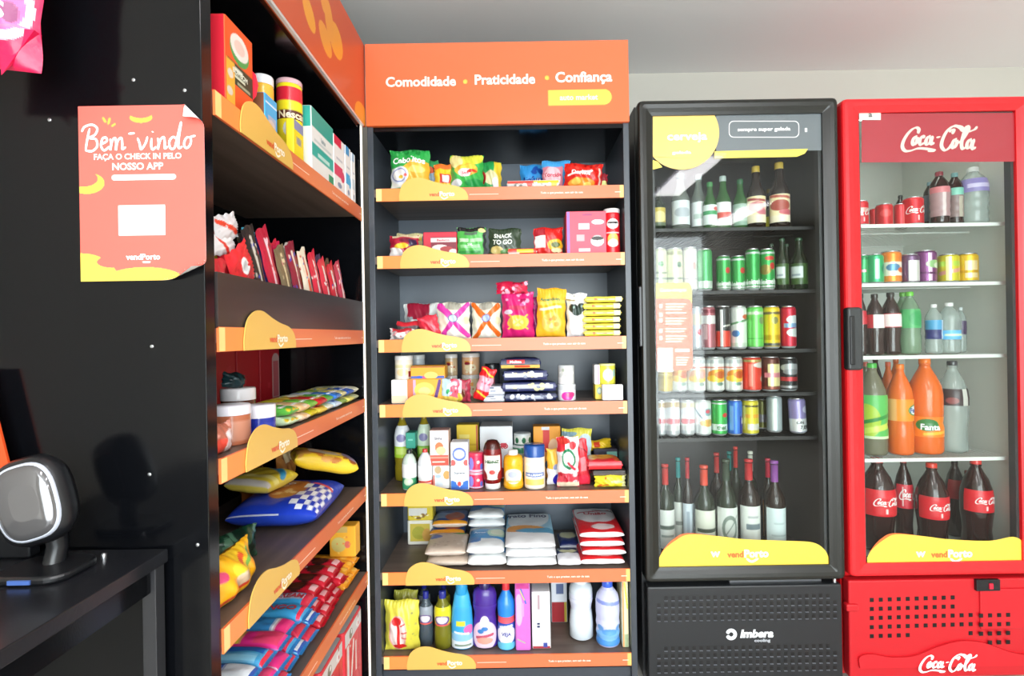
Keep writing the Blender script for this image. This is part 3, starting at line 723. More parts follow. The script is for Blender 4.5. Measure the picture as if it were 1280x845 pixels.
q = [P(x, y, 1.855) for x, y in ((914, 793),)][0]
v, f = pen([[(914 + 5 * cos(RD(a)), -793 + 5 * sin(RD(a))) for a in (170, 130, 90, 45, 0, -45, -90, -130, -165)]], 4.5)
m.add(np.c_[[P(a, -b, 1.8552) for a, b in v[:, :2]]] - np.array(bo), f, 'dfe3e8'); dtext(m, 'Imbera', 946, 792, 42, 10.5, 'e8ebf0', 0, 1.855, .05, .2); dtext(m, 'cooling', 953, 801, 20, 5, 'bfc3ca', 0, 1.855)
m.build('maker_badge', VINYL, be)
MB().box(.3, .62, .03, .05, top - .002, top + .012).build('hinge_rail', plain('8a8c90', .3, .7), be)
m = MB(); m.lathe([(.006, 0), (.006, .02), (.004, .024), (0, .024)], 'ccc', seg=12); m.build('hinge_pin', METAL, be, (BW - .03, .02, top + .0))
m = MB(); top = PZ(1180, 726, 1.85)
m.box(.0, RW, .012, .05, .04, top, 'c01a24', b=.006)
# moulded lower wave and upper right recess of the red base
pts = [tuple(x) for x in catmull([(.03, .08), (.03, .118), (.07, .128), (.14, .116), (.22, .12), (.3, .15), (.38, .168), (.46, .16), (.54, .13), (.6, .118), (.65, .125)], 5)] + [(.65, .08)]
slab2d(m, pts, .004, .014, 'c81c27')
m.box(-.012, .03, .004, .03, .275, .3, 'c01a24', b=.005)
m.box(.45, .65, .006, .014, .205, .345, 'c41b26', b=.004)
rl = lambda px, py: (PX(px, py, 1.85) - RX, PZ(px, py, 1.85))
for r, (a, b) in enumerate(((0, 10), (0, 10), (0, 16), (0, 16), (0, 5), (0, 0))):
    for i in range(a, b):
        x, z = rl(1092.5 + i * 11.3, 752 + r * 11.4 - i * .35); hole(m, x, z, .0135, .0135, .0053 if x > .44 else .0115)
for r, (a, b) in enumerate(((11, 16), (13, 16))):
    for i in range(a, b):
        x, z = rl(1092.5 + i * 11.3, 752 + (4 + r) * 11.4 - i * .35); hole(m, x, z, .0135, .0135, .0053 if x > .44 else .0115)
m.build('ventilation_grille', printed('red_grille_plastic', .35), re_)
m = MB(); m.org = ro; dtext(m, '@soda', 1185, 829, 74, 24, 'fdf3f3', 0, 1.8525); m.build('maker_badge', VINYL, re_)
m = MB(); x, z = rl(1236, 732); m.box(x - .041, x + .041, .0, .014, z - .02, z + .02, '111', b=.003); m.build('switch_box', DK, re_)
MB().box(x + .0, x + .014, -.004, .004, z - .012, z + .008, b=.002).build('rocker_switch', plain('d0203a', .3), re_)

# ceiling lamp panels (behind the picture, they light the shop and show in the glass)
for (lx, ly, la, lb_), w in zip(LAMPS, ('nearest the refrigerators', 'nearest the shop opening', 'over the shelving units')):
    l = empty('ceiling_lamp', (lx, ly, ZT - .04), label=f'long flat ceiling lamp panel {w}', category='lamp', group='ceiling lamp panels')
    MB().box(-la / 2, la / 2, -lb_ / 2, lb_ / 2, .015, .04, b=.004).build('lamp_frame', plain('e8e8e8', .4), l)
    MB().box(-la / 2 + .015, la / 2 - .015, -lb_ / 2 + .015, lb_ / 2 - .015, .009, .015).build('diffuser', plain('f6efff', .5, emit=5.0), l)
# ------------------------------------------------------------------ placing goods
def make(kind, nm, lb, cat, grp, loc, rot, w, h, spec, **k):
    t = kind.split(':')
    if t[0] == 'p': return pouch(nm, lb, cat, grp, loc, rot, w, h, k.pop('t', min(.06, w * .45)), spec, **k)
    if t[0] == 'c': return carton(nm, lb, cat, grp, loc, rot, w, k.pop('dp', .06), h, spec, **k)
    if t[0] == 'can': return can(nm, lb, cat, grp, loc, rot, w / 2, h, spec, **k)
    if t[0] == 'tin': return tincan(nm, lb, cat, grp, loc, rot, w / 2, h, spec, **k)
    if t[0] == 'b': return bottle(nm, lb, cat, grp, loc, rot, w / 2, h, t[1], k.pop('col'), k.pop('cap', None), spec, **k)
def cen(kind, nm, cat, lb, x0, x1, yt, z0, d, spec, grp=None, yb=None, rx=0, ry=0, rz=0, **k):
    """front of the thing at distance d behind the front plane, pixel span x0..x1, top at yt"""
    Y = 1.85 + d; xm = (x0 + x1) / 2
    w = (x1 - x0) * Y / F; ym = (yt + (yb or yt)) / 2
    if kind == 'lay': depth = k.get('d', .1)
    th = {'p': k.get('t', min(.06, w * .45)), 'c': k.get('dp', .06)}.get(kind.split(':')[0], w)
    if kind[0] == 'b': th = w * k.get('flat', 1)
    zt = PZ(xm, yt, Y); zb = z0 if yb is None else PZ(xm, yb, Y)
    X = PX(xm, CY + (ZC - (zt + zb) / 2) * F / Y, Y)
    if x1 < 793: X = max(min(X, .3685 - w / 2), -.4855 + w / 2); Y = min(Y, 2.224 - th)
    zb += w / 2 * abs(sin(RD(ry))) * (kind[0] in 'pc')
    return make(kind, nm, lb, cat, grp, (X, Y + th / 2, zb + .0006), (RD(rx), RD(ry), RD(rz)), w, max(zt - zb, .01), spec, **k)
def lef(kind, nm, cat, lb, x0, x1, yt, z0, d, spec, grp=None, yb=None, rx=0, ry=0, rz=0, **k):
    """the same on the left unit, fronts facing +x at distance d behind its front"""
    X = -.529 - d; ym = yt
    yy = lambda px, py: F * X / ((px - CX) * cos(ROLL) - (py - CY) * sin(ROLL))
    Ya, Yb = yy(x0, ym), yy(x1, ym); w = Yb - Ya; Ym = (Ya + Yb) / 2
    if kind == 'tin': Ym = yy(x1, ym); w = (x1 - x0) * Ym / F
    zt = ZC - ((yt - CY) + X * F / Ym * sin(ROLL)) * Ym / F
    zb = z0 if yb is None else ZC - ((yb - CY) + X * F / Ym * sin(ROLL)) * Ym / F
    th = {'p': k.get('t', min(.06, w * .45)), 'c': k.get('dp', .06)}.get(kind.split(':')[0], w)
    if kind[0] == 'b': th = w * k.get('flat', 1)
    if kind == 'tin': rz = rz - 50
    return make(kind, nm, lb, cat, grp, (X - th / 2, Ym, zb + .0006), (RD(rx), RD(ry), RD(90 + rz)), w, max(zt - zb, .01), spec, **k)
def pile(nm, cat, lbs, x0, x1, z0, d, depth, t, spec, side, grp, front=None, jit=.006, n=7., tops=None):
    """flat packets stacked; labels from the topmost down"""
    Y = 1.85 + d; w = (x1 - x0) * Y / F; N = len(lbs); rn = random.Random(int(x0 * 7 + z0 * 100))
    for i in range(N):
        z = z0 + .0015 + i * t
        X = PX((x0 + x1) / 2, CY + (ZC - z) * F / Y, Y)
        if x1 > 770: X = min(X, .3665 - w / 2 - jit); 
        brick(nm, lbs[N - 1 - i], cat, grp, (X + rn.uniform(-jit, jit), Y + depth / 2 + rn.uniform(0, jit), z), (0, 0, RD(rn.uniform(-2, 2)*(depth<.2))), w * rn.uniform(.96, 1), depth, t * .94, spec, side, n, front, seed=i)
C1, C2, C3, C4, C5, C6, C7 = CS
SB = 'snack bag'
# ---- centre unit, top shelf
G = 'snack bags on the top shelf of the orange-headed centre unit'
cen('p', 'snack_bag', SB, 'tall green and white onion-ring snack bag at the left end of the top shelf', 485, 536, 184, C1, .02, '2fa54c;R 0 0 1 .55 f1ede2;E .8 .42 .5 .3 e8b23c;E .7 .5 .2 .08 f6d36c;E .25 .38 .24 .2 e9ecf6;E .25 .38 .2 .16 8b93bd;E .25 .38 .17 .13 f4f1ee;E .3 .33 .06 .04 e5c23a;E .42 .36 .04 .04 d8443a;R 0 0 .35 .1 3aa850;N 16 .05 5 .1 .85 .9 1 1e8a3c 55bd6a;T .5 .72 .15 ffffff Cebolitos', G, seed=1, t=.07)
cen('p', 'snack_bag', SB, 'small brown and green snack bag squeezed between two bigger bags on the top shelf', 531, 548, 200, C1, .07, '4c3a26;R 0 .8 1 1 2e8a4e;E .5 .45 .3 .25 8a9aa8;E .4 .7 .3 .1 c5542f', G, seed=2)
cen('p', 'snack_bag', SB, 'yellow snack bag with a red square logo on the top shelf', 542, 566, 204, C1, .04, 'f0c22c;R .3 .3 .9 .62 d8383a;R .45 .34 .8 .58 f3e4df;R 0 .8 1 1 e0722f;E .2 .15 .3 .1 f8dd55', G, seed=3)
cen('p', 'snack_bag', SB, 'bulging lime and green potato crisp bag in the middle of the top shelf', 561, 604, 191, C1, .015, '3cab4c;E .5 .9 .5 .25 d9dc48;E .2 .8 .2 .2 ece29a;E .5 .55 .35 .17 f4a93b;E .55 .6 .25 .1 f9d24c;E .45 .48 .2 .12 f2e3e3;E .68 .5 .16 .04 e0402e;E .2 .2 .16 .1 dfe6ea;E .75 .2 .3 .1 1f8f45;T .48 .46 .1 e25a6a Lays', G, seed=4, t=.07)
cen('p', 'snack_bag', SB, 'dark green crisp bag with yellow side behind the lime one on the top shelf', 597, 627, 200, C1, .09, '2f9c53;R .7 0 1 1 e7c83c;E .55 .5 .3 .2 d8d0a0;E .75 .35 .14 .16 f0dfe8;E .72 .15 .2 .07 d9342c;E .2 .5 .14 .2 b8302c', G, seed=5, t=.05)
for i, (a, b, yt, yb, c, s, lb) in enumerate(((632, 668, 221, None, 'd6463c', 'b8b4ae', 'flat red and grey snack packet lying left at the front of the top shelf'), (660, 702, 223, None, 'e8c22f', 'd8d2c4', 'flat yellow and silver snack packet lying in the middle of the top shelf'))):
    pile('snack_bag', SB, [lb], a, b, C1, .012, .06, .032, f'{s};R 0 .4 1 1 {c};N 8 .12 {i} 0 0 1 1 8a8580 f4f0e8 {c}', s, G, front=f'{s};R 0 .55 1 .9 {c};N 8 .07 {i} .1 .1 .9 .5 6f6a60 f4f0e8;E .85 .4 .1 .4 {c}', n=4)
cen('p', 'snack_bag', SB, 'sky blue snack bag with dark blue lettering on the top shelf', 650, 685, 204, C1, .17, '3d9be0;N 12 .12 2 .1 .2 .9 .9 7cc4f2 1e4fa8 e6eef8;T .5 .55 .18 1f3f96 Fofura', G, seed=6)
cen('p', 'snack_bag', SB, 'blue and pink snack bag with a white band on the top shelf', 678, 714, 199, C1, .1, '4aa5e4;R 0 .0 .72 .8 e58a9c;E .35 .55 .3 .25 f3c3cc;R .1 .3 .6 .4 ffffff;R .85 0 1 .5 2b3f9c;T .35 .56 .12 d23a55 Torcida', G, seed=7)
cen('p', 'snack_bag', SB, 'square red tortilla chip bag leaning at the right of the top shelf', 705, 754, 202, C1, .03, 'd6271f;R .9 .1 .96 .8 f2c8b8;E .45 .2 .35 .2 ef8f2e;E .3 .25 .12 .12 f6c25a;E .6 .15 .1 .1 f8d46c;L .1 .5 .7 .68 .05 f3efe9;N 10 .05 3 .05 .75 .95 1 a81512 ea4434;T .42 .6 .18 f7f3ee Doritos', G, seed=8, ry=3)
cen('p', 'snack_bag', SB, 'tiny dark red and lime packet at the right end of the top shelf', 749, 760, 217, C1, .08, '8f1f2c;R .1 0 .9 .6 cfd07a', G, seed=9)
# ---- second shelf
G = 'packets on the second shelf of the centre unit'
cen('p', 'biscuit_pack', 'biscuit pack', 'crimson packet with a white corner at the left end of the second shelf', 485, 522, 293, C2, .02, 'b01f3a;E .15 .15 .35 .3 f3ece8;E .45 .5 .25 .12 f0c738;E .65 .75 .3 .1 7a2438;R .7 .5 .95 .8 3c2a4a;R .1 .9 1 1 e4d2ab', G, seed=11)
cen('p', 'biscuit_pack', 'biscuit pack', 'pale gold biscuit packet behind the crimson one on the second shelf', 494, 527, 291, C2, .09, 'd9cf9a;N 9 .1 4 .3 .2 1 .9 8f9a5a e8c95a c3503a', G, seed=12)
cen('c', 'biscuit_box', 'biscuit box', 'red biscuit box with a white band beside the yellow tag on the second shelf', 529, 571, 290, C2, .03, 'c8213a;R .22 .05 1 .8 7e2434;R .22 .6 1 .76 efe4e2;E .5 .35 .25 .14 ead8d4;E .7 .3 .2 .12 a83a3a;E .9 .2 .12 .1 f0e4d6;T .6 .68 .1 c8213a Bauducco', G, dp=.1)
cen('p', 'spice_pouch', 'pouch', 'bright green zip pouch with a black top on the second shelf', 571, 608, 284, C2, .03, '4fae4e;R 0 .86 1 1 1c1e20;R .9 0 1 1 22262a;R .25 .74 .7 .84 4d6a52;R .06 .5 .38 .62 bfe4bb;R .45 .5 .85 .62 a5dba0;R .1 .3 .8 .4 8fd08c;R .05 .12 .8 .2 2c8a3c;E .84 .88 .12 .07 e7e08a;T .45 .42 .09 e8f6e4 SAL', G, seed=13, t=.025)
cen('p', 'snack_pouch', 'pouch', 'dark green pouch lettered in white standing mid second shelf', 610, 652, 285, C2, .03, '2e3f2c;T .45 .72 .15 e9efe4 SNACK;T .42 .5 .17 e9efe4 TO GO;E .25 .22 .2 .14 c6b26c;E .6 .16 .25 .1 5d8a4a', G, seed=14, t=.03)
pile('biscuit_pack', 'biscuit pack', ['flat red and yellow packet lying in front of the pouches on the second shelf'], 632, 671, C2, .012, .08, .025, 'd82f24;E .5 .5 .3 .4 f3c92e', 'f0e4dc', G, front='e23a28;R .3 .2 .9 .9 f4cb30;R 0 0 .4 .3 f1e8e2', n=4)
cen('p', 'snack_pouch', 'pouch', 'red and gold pouch with a pale tag right of centre on the second shelf', 667, 704, 284, C2, .05, 'd3241f;R .02 .3 .4 .72 dfe3e0;R .02 .72 .4 .95 a81e2c;E .75 .4 .28 .2 e4b32d;E .75 .4 .16 .1 5a6a2a;E .8 .2 .2 .08 e8d9a8;L .3 .05 .8 .1 .08 8a1010', G, seed=15, t=.03)
cen('c', 'chocolate_box', 'chocolate box', 'big pale red crisp multipack carton with white shapes on the second shelf', 708, 758, 264, C2, .02, 'e6566a;R 0 0 .07 1 9a72c8;R .25 .3 .45 .45 d9a9ae;R .3 .58 .58 .72 f6e0e0;R .4 .9 .65 .95 a54a70;E .8 .75 .16 .06 f9e8e8;E .78 .3 .17 .13 f5f1ee;E .78 .36 .16 .05 3b3a38;R .3 .05 .6 .12 f8d6d6;T .44 .65 .12 fff4f4 PRI', G, dp=.1)
cen('tin', 'crisp_tube', 'crisp tube', 'tall red crisp tube with a white lid at the right of the second shelf', 756, 777, 260, C2, .03, 'd9202c;E .5 .75 .22 .13 f4f0ec;E .5 .78 .2 .03 2a2725;E .5 .35 .2 .16 e6c66a;E .5 .25 .2 .1 f4efe6;R .25 .5 .75 .54 f2c9c9', G, lid='f0e6e6')
# ---- third shelf
G = 'bags on the third shelf of the centre unit'
cen('p', 'candy_bag', 'candy bag', 'maroon and clear sweet bag standing at the back left of the third shelf', 503, 548, 379, C3, .12, 'dfe3e0;R .1 .55 .75 1 9a1f38;N 22 .09 8 0 0 1 .6 c3ccd2 8f989c f4f4f2 b53a50', G, seed=21)
cen('p', 'candy_bag', 'candy bag', 'low white and red sweet packet at the left front of the third shelf', 486, 517, 411, C3, .015, 'efe8e6;R .1 .7 .9 1 c8323c;N 8 .08 9 .1 .1 .9 .7 9a9a9c e6a0a4', G, seed=22)
cen('p', 'candy_bag', 'candy bag', 'grey packet with a bright red stripe on the left of the third shelf', 494, 530, 402, C3, .05, '6d6668;R 0 .75 1 1 d8303c;N 7 .08 2 0 0 1 .7 948a8a 3c3638', G, seed=23)
cen('p', 'candy_bag', 'candy bag', 'tomato red wrinkled packet leaning beside the yellow tag of the third shelf', 526, 551, 394, C3, .025, 'dc3346;E .1 .1 .4 .3 f4eaea;L .2 .9 .9 .3 .1 ee6473', G, seed=24, ry=-12)
for x0, x1, c, ce, lb in ((545, 587, 'd63aa0', 'b9d2e6', 'white sweet bag with a magenta cross on the third shelf'), (589, 626, 'e46a1e', 'a9bcea', 'white sweet bag with an orange cross on the third shelf')):
    cen('p', 'candy_bag', 'candy bag', lb, x0, x1, 378, C3, .03 + (x0 > 560) * .02, f'ece7d2;L .0 1 .45 .58 .2 {c};L 1 1 .55 .58 .17 {c};L .5 .5 .1 .0 .16 {c};L .5 .5 .92 .1 .16 {c};E .5 .56 .16 .11 6d5a8c;E .5 .56 .12 .09 {ce};E .5 .9 .25 .12 a9a698;E .5 .15 .2 .12 f7f2ea;E .9 .5 .12 .1 e4dfb0', G, seed=x0, t=.05)
cen('p', 'candy_bag', 'candy bag', 'big hot pink sweet bag with a gold starburst, third shelf', 627, 668, 365, C3, .02, 'd42070;N 16 .06 2 0 .7 1 1 ee6aa4 f3a9c8 a81250;E .5 .34 .34 .16 e9c14a;E .5 .34 .17 .08 d6cf8a;L .2 .5 .8 .2 .05 e9c14a;L .2 .2 .8 .5 .05 e9c14a;E .2 .56 .13 .05 e6d3ea;E .5 .66 .3 .05 c23a5a', G, seed=25, t=.07)
cen('p', 'candy_bag', 'candy bag', 'crumpled crimson sweet bag lying on top of the hot pink one', 620, 660, 352, C3, .03, 'c3163f;N 14 .1 4 0 0 1 1 e8547c f2b3c8 8a0d2a', G, yb=367, seed=26, t=.03)
cen('p', 'candy_bag', 'candy bag', 'narrow purple sweet bag behind the hot pink one on the third shelf', 657, 676, 372, C3, .1, 'a0206c;N 10 .14 5 0 0 1 1 c94a94 7a1450', G, seed=27)
cen('p', 'candy_bag', 'candy bag', 'yellow sweet bag with a green name across it on the third shelf', 670, 707, 360, C3, .03, 'f2b52a;L .05 .68 .95 .74 .12 f4cf58;T .45 .77 .07 2f7d5a Amendoim;L .1 .56 .8 .62 .09 f3e3c2;E .5 .3 .34 .2 f0c25c;N 10 .08 3 .2 .15 .8 .4 e8a040 f7dfa0 ea8a4a', G, seed=28, t=.045, ry=2)
cen('p', 'candy_bag', 'candy bag', 'white sweet bag with two black round eyes on the third shelf', 709, 735, 366, C3, .025, 'eceaec;E .3 .66 .22 .1 23302a;E .7 .66 .22 .1 23302a;E .5 .56 .25 .08 3a4a44;E .32 .68 .05 .03 8aa89a;E .72 .68 .05 .03 8aa89a;N 8 .06 8 .1 .8 .9 1 bdbcae d8d6c8;E .5 .2 .3 .14 f7f4f6;R .0 .82 .4 .86 a79c70', G, seed=29, t=.05)
nl = ['topmost', 'second from the top', 'third from the top', 'fourth from the top', 'fifth from the top', 'bottom']
pile('noodle_pack', 'noodle pack', [f'yellow instant noodle packet, {q} of the right-hand stack on the third shelf' for q in nl], 734, 783, C3, .015, .11, .0235,
     'f3e13c;R 0 .3 1 .5 e8c42e', 'f6e75a', 'yellow noodle packets stacked on the third shelf', front='f2de45;R .3 .35 .82 .62 f0a048;R .33 .4 .8 .58 f8d9b0;R .4 .05 .8 .2 a9d640;R .22 .3 .3 .8 e46a28;R .82 0 1 1 f7f0b4;T .57 .5 .3 d8422c miojo', jit=.004, n=5)
# ---- fourth shelf
G = 'goods on the fourth shelf of the centre unit'
cen('tin', 'food_jar', 'jar', 'cream and white jar on the white carton, left end of the fourth shelf', 491, 514, 445, C4, .05, 'f0e7d6;R 0 .6 1 .75 e3dba8;E .5 .35 .2 .2 f2d9a8;R .7 .1 .9 .4 8a2430', G, yb=475, lid='f1efee')
cen('c', 'food_carton', 'carton', 'plain white carton below the cream jar on the fourth shelf', 489, 509, 471 + 4, C4, .03, 'f6f5f3;R 0 0 1 .34 efd6b4', G, dp=.05)
cen('tin', 'food_jar', 'jar', 'pale blue jar with a yellow edge behind the yellow box on the fourth shelf', 512, 530, 444, C4, .16, 'cfd8dc;R 0 .7 .2 1 e5dc4a;R .3 .3 .7 .8 b6c6d8', G, lid='dfe4e4')
cen('c', 'food_carton', 'carton', 'yellow carton with blue dots lower in the stack on the left of the fourth shelf', 509, 552, 474, C4, .03, 'f0aa33;R 0 0 .16 1 e27a4a;R .16 0 .24 1 d6a6c8;E .5 .55 .3 .33 efd95e;E .5 .5 .18 .18 f6e98c;L .98 1 .8 0 .1 5a2f7a', G, dp=.08)
cen('c', 'food_carton', 'carton', 'orange carton with a blue base on top of the yellow carton on the fourth shelf', 513, 556, 457.5, C4, .03, 'f5a62a;R 0 0 1 .22 4a5fae;E .25 .1 .08 .14 2c5cc0;E .42 .1 .08 .14 d6488a;E .6 .25 .2 .3 f3cf6c;R 0 .92 1 1 7a2a24', G, yb=474, dp=.08)
for x0, x1, yb, yt, lid, a, lb in ((554, 571, None, 470, 'e4e0da', 'd9c8a6', 'lower tan food tin behind the colourful bags on the fourth shelf'), (555, 571, 470, 443, 'e9e6e2', 'c9b08c', 'upper tan food tin with a dark red mark on the fourth shelf'),
                           (576, 599, None, 469, 'd8d4d0', 'e0c9a0', 'lower peach food tin in the right pile on the fourth shelf'), (576, 599, 469, 442, 'eee4dc', 'e3b389', 'upper peach food tin with an orange mark on the fourth shelf')):
    cen('tin', 'food_tin', 'tin', lb, x0, x1, yt, C4, .2, f'{a};E .5 .4 .2 .25 ecd9b0;R .3 .6 .6 .8 e59a3e;E .4 .65 .1 .1 8a2230;N 6 .05 {x0} .2 .1 .8 .5 b8603a f1e6c8', G, yb=yb, lid=lid)
cen('p', 'seasoning_bag', 'seasoning bag', 'blue and pink seasoning bag leaning on the yellow carton on the fourth shelf', 547, 571, 474, C4, .03, 'b9d8ec;R .55 0 1 1 e06a80;E .5 .1 .6 .14 e8cb5a;E .45 .45 .1 .12 2fa05c;N 10 .1 6 0 .2 1 1 f2f2f4 d83a50 8fc0e4', G, seed=31, ry=8)
cen('p', 'seasoning_bag', 'seasoning bag', 'red and pale seasoning bag beside the blue and pink one on the fourth shelf', 566, 588, 475, C4, .045, 'b23a4e;R .0 .5 .4 1 c9d8e6;E .3 .2 .25 .2 e2c84a;R .3 .4 .5 .95 e8e6ee;R .72 0 .84 .9 8c2438;E .6 .4 .12 .2 6b3a24', G, seed=32)
cen('p', 'seasoning_bag', 'seasoning bag', 'red and pink packet tilted sharply in the middle of the fourth shelf', 590, 609, 459, C4, .02, 'd81f26;R 0 .3 1 .72 eea6b8;L .1 .95 .95 .75 .1 f3c53a;L .1 .25 .95 .1 .12 f3c53a;N 6 .1 3 .1 .35 .9 .7 d8506c f5d3da', G, seed=33, ry=17, t=.03)
cen('tin', 'food_jar', 'jar', 'dark jar behind the tilted red packet on the fourth shelf', 605, 625, 455, C4, .12, '2b2d33;R .2 .4 .6 .7 9a2b3a;R .4 .1 .5 .4 c2a13c', G, lid='23262a')
for yt, yb, lb in ((494, None, 'silver sachet pack, lower one left of the navy coffee stack'), (483, 494, 'silver sachet pack, upper one left of the navy coffee stack')):
    cen('c', 'sachet_pack', 'sachet pack', lb, 604, 631, yt, C4, .03, 'b9bdc6;R .2 .2 .8 .7 dfe2e6;R .3 .35 .6 .55 6f7890;R 0 .8 .5 1 3a4468', G, yb=yb, dp=.1, r=.005, mat=FILM)
G2 = 'navy coffee bricks stacked on the fourth shelf'
for yt, yb, x0, x1, sp, lb in ((491, None, 629, 697, '20264a;R .1 .2 .9 .7 9aa0b4;N 14 .05 1 .1 .1 .9 .8 c9ccd6 4a5070 e4e6ea', 'bottom'), (477, 491, 626, 697, '2a3260;R .05 .3 .95 .8 a9adba;N 12 .05 2 .1 .2 .9 .8 e8e6e0 d8d9a0 707690', 'second lowest'),
                               (462, 477, 627, 685, '262d5c;R .02 .3 .9 .75 c2c2c6;N 12 .05 3 .1 .2 .9 .8 e9e9ec 8f94a6 d9c9a2', 'second from top'), (447, 462, 625, 677, '1e2348;R 0 0 1 .35 e2b95a;R .35 .05 .75 .3 d84a26;R .15 .5 .62 .9 c8262c;T .38 .7 .3 f6e6e6 Melitta', 'topmost')):
    Yc = 1.87; zb_ = PZ(660, yb, Yc) if yb else C4; zt_ = PZ(660, yt, Yc)
    brick('coffee_brick', f'navy coffee brick, {lb} in the stack on the fourth shelf', 'coffee pack', G2, (PX((x0 + x1) / 2, yt, Yc), Yc + .06, zb_ + .0015), (0, 0, RD((x0 * 7) % 5 - 2)), (x1 - x0) * Yc / F, .12, zt_ - zb_ - .002, '262d5c', '1e2348', 4, sp, seed=x0)
cen('tin', 'dessert_cup', 'cup', 'white cup with a magenta splash below the grey one on the fourth shelf', 698, 721, 481, C4, .03, 'eceaf0;E .5 .3 .2 .34 e63aa8;E .6 .4 .16 .2 d0307a;R 0 .75 1 1 d6d8dc', G, lid='d9dce0', lidh=.004)
cen('tin', 'dessert_cup', 'cup', 'grey and white cup on top of the magenta one on the fourth shelf', 698, 719, 457, C4, .03, 'd2d2d0;R .1 0 .4 .4 ece8e8;N 8 .05 4 .2 .4 .8 .9 a8b0a0 f0f0ec', G, yb=481, lid='c9cdd0', lidh=.006)
cen('c', 'food_carton', 'carton', 'yellow and grey small carton below the lemon tin on the fourth shelf', 744, 757, 481, C4, .05, 'e9d04a;E .4 .6 .28 .26 7fa39a;E .4 .6 .18 .18 cfd8c8;R .6 0 1 .6 eec14a', G, dp=.05)
cen('c', 'food_carton', 'carton', 'plain white box at the right of the fourth shelf', 753, 779, 481, C4, .02, 'f2f1f6;R 0 0 .02 1 d8d4e8', G, dp=.02)
cen('c', 'food_carton', 'carton', 'white strip carton standing beside the lemon tin on the fourth shelf', 743, 750, 456, C4, .05, 'e8e8e8;R .5 0 1 1 c9a6c8', G, yb=481, dp=.05)
cen('tin', 'food_tin', 'tin', 'lemon yellow tin on top of the small cartons, right of the fourth shelf', 750, 771, 455, C4, .05, 'e8e24e;E .5 .5 .2 .34 f4f1e4;E .5 .55 .08 .12 f0b0a0;R .68 .4 .8 .8 9fc4b8', G, yb=481, lid='f0eda0', lidh=.004)
cen('tin', 'food_tin', 'tin', 'dark tin in the shade behind the lemon one on the fourth shelf', 762, 779, 460, C4, .16, '26261f;E .5 .6 .2 .2 8f9080', G, lid='3a3a34')
# ---- fifth shelf
G = 'groceries on the fifth shelf of the centre unit'
CLR = seethrough('clear_plastic', 'eef4ee', 1.2, .05, ('d8e0d8', .28))
OILM = seethrough('cooking_oil', 'e0d070', 1.2, .05, ('b3a02a', .55))
for x0, x1, yt, a, b, lb in ((491, 511, 520, 'e9ecf0', 'a8cf35', 'tall oil bottle with white and lime label at the far left of the fifth shelf'), (520, 538, 518, 'd6e8d0', '7fbf3a', 'tall oil bottle with a fresh green label second from left on the fifth shelf')):
    cen('b:oil', 'oil_bottle', 'bottle', lb, x0, x1, yt, C5, .15, f'{b};R 0 .35 1 1 {a};E .5 .62 .18 .12 8a86b0;R .3 .1 .7 .3 c8e070', G, col='b3a02a', cap='f0f0ee', lz=(.36, .84), mat=OILM)
cen('c', 'spice_box', 'spice box', 'teal box between the two tall oil bottles on the fifth shelf', 507, 519, 541, C5, .12, '2f9d86;R .2 .5 .8 .6 7ad0bc', G, yb=561, dp=.05)
cen('b:oil', 'oil_bottle', 'bottle', 'dark oil bottle carrying the teal box on the fifth shelf', 505, 521, 561, C5, .12, '2a3a26;E .5 .5 .2 .2 7a8a4a', G, col='23301f', cap='1f2623', lz=(.2, .6))
cen('b:oil', 'dressing_bottle', 'bottle', 'small dressing bottle with white neck label and green base on the fifth shelf', 501, 519, 564, C5, .03, '3c9a6c;R 0 .45 1 1 eef0f0;E .5 .3 .2 .15 cfe6c8', G, col='c9d6cc', cap='2a2c2e', lz=(.04, .66), caph=.16)
cen('b:oil', 'dressing_bottle', 'bottle', 'small white dressing bottle with a red cap on the fifth shelf', 521, 539, 563, C5, .03, 'eef0f2;R .0 .1 1 .34 e0473c;R .2 .2 .8 .26 f8d8d4', G, col='dfe3e6', cap='cf3c3a', lz=(.04, .6), caph=.14)
cen('c', 'milk_carton', 'carton', 'white carton with a round beige badge under the orange-red carton on the fifth shelf', 541, 562, 582.5, C5, .05, 'eef0f0;E .3 .84 .22 .18 bca27a;E .85 .6 .22 .2 eaa15a;R 0 0 .08 .6 e06048;R .15 .1 .6 .5 d8e6f2;E .3 .55 .2 .08 a8c0e0', G, dp=.06)
cen('c', 'milk_carton', 'carton', 'white carton with orange sun and red foot upper left on the fifth shelf', 537, 561, 538, C5, .045, 'f4f1f0;R 0 0 1 .3 e8503e;R 0 .2 1 .24 f2a08c;E .5 .52 .24 .15 ee7a4a;E .6 .42 .28 .12 f7cf9a;T .45 .78 .08 5a5a66 Sinha;R .1 .08 .8 .12 f8d4c4', G, yb=582.5, dp=.06, side='d9b8ac', top='d8a8a0')
cen('c', 'food_carton', 'carton', 'yellow carton standing at the back of the fifth shelf', 571, 598, 531, C5, .2, 'ecc92c;R 0 .6 1 .64 d8b01c;R .1 .75 .6 .82 f4e07a;R .05 .35 .8 .4 d8b01c;R .6 .0 1 .28 ea7a50;R .93 0 1 1 c8443c', G, dp=.06)
cen('c', 'milk_carton', 'carton', 'blue and white carton with a red heart, lower one of two on the fifth shelf', 563, 586, 583, C5, .03, 'eef2f6;E .0 .0 .5 .4 2c6cc4;E 1.0 .0 .5 .4 2c6cc4;R 0 0 1 .1 2c5cb8;E .5 .3 .2 .14 f6f6f8;E .48 .25 .12 .1 e2453c;T .5 .72 .13 56606e Suprema', G, dp=.06)
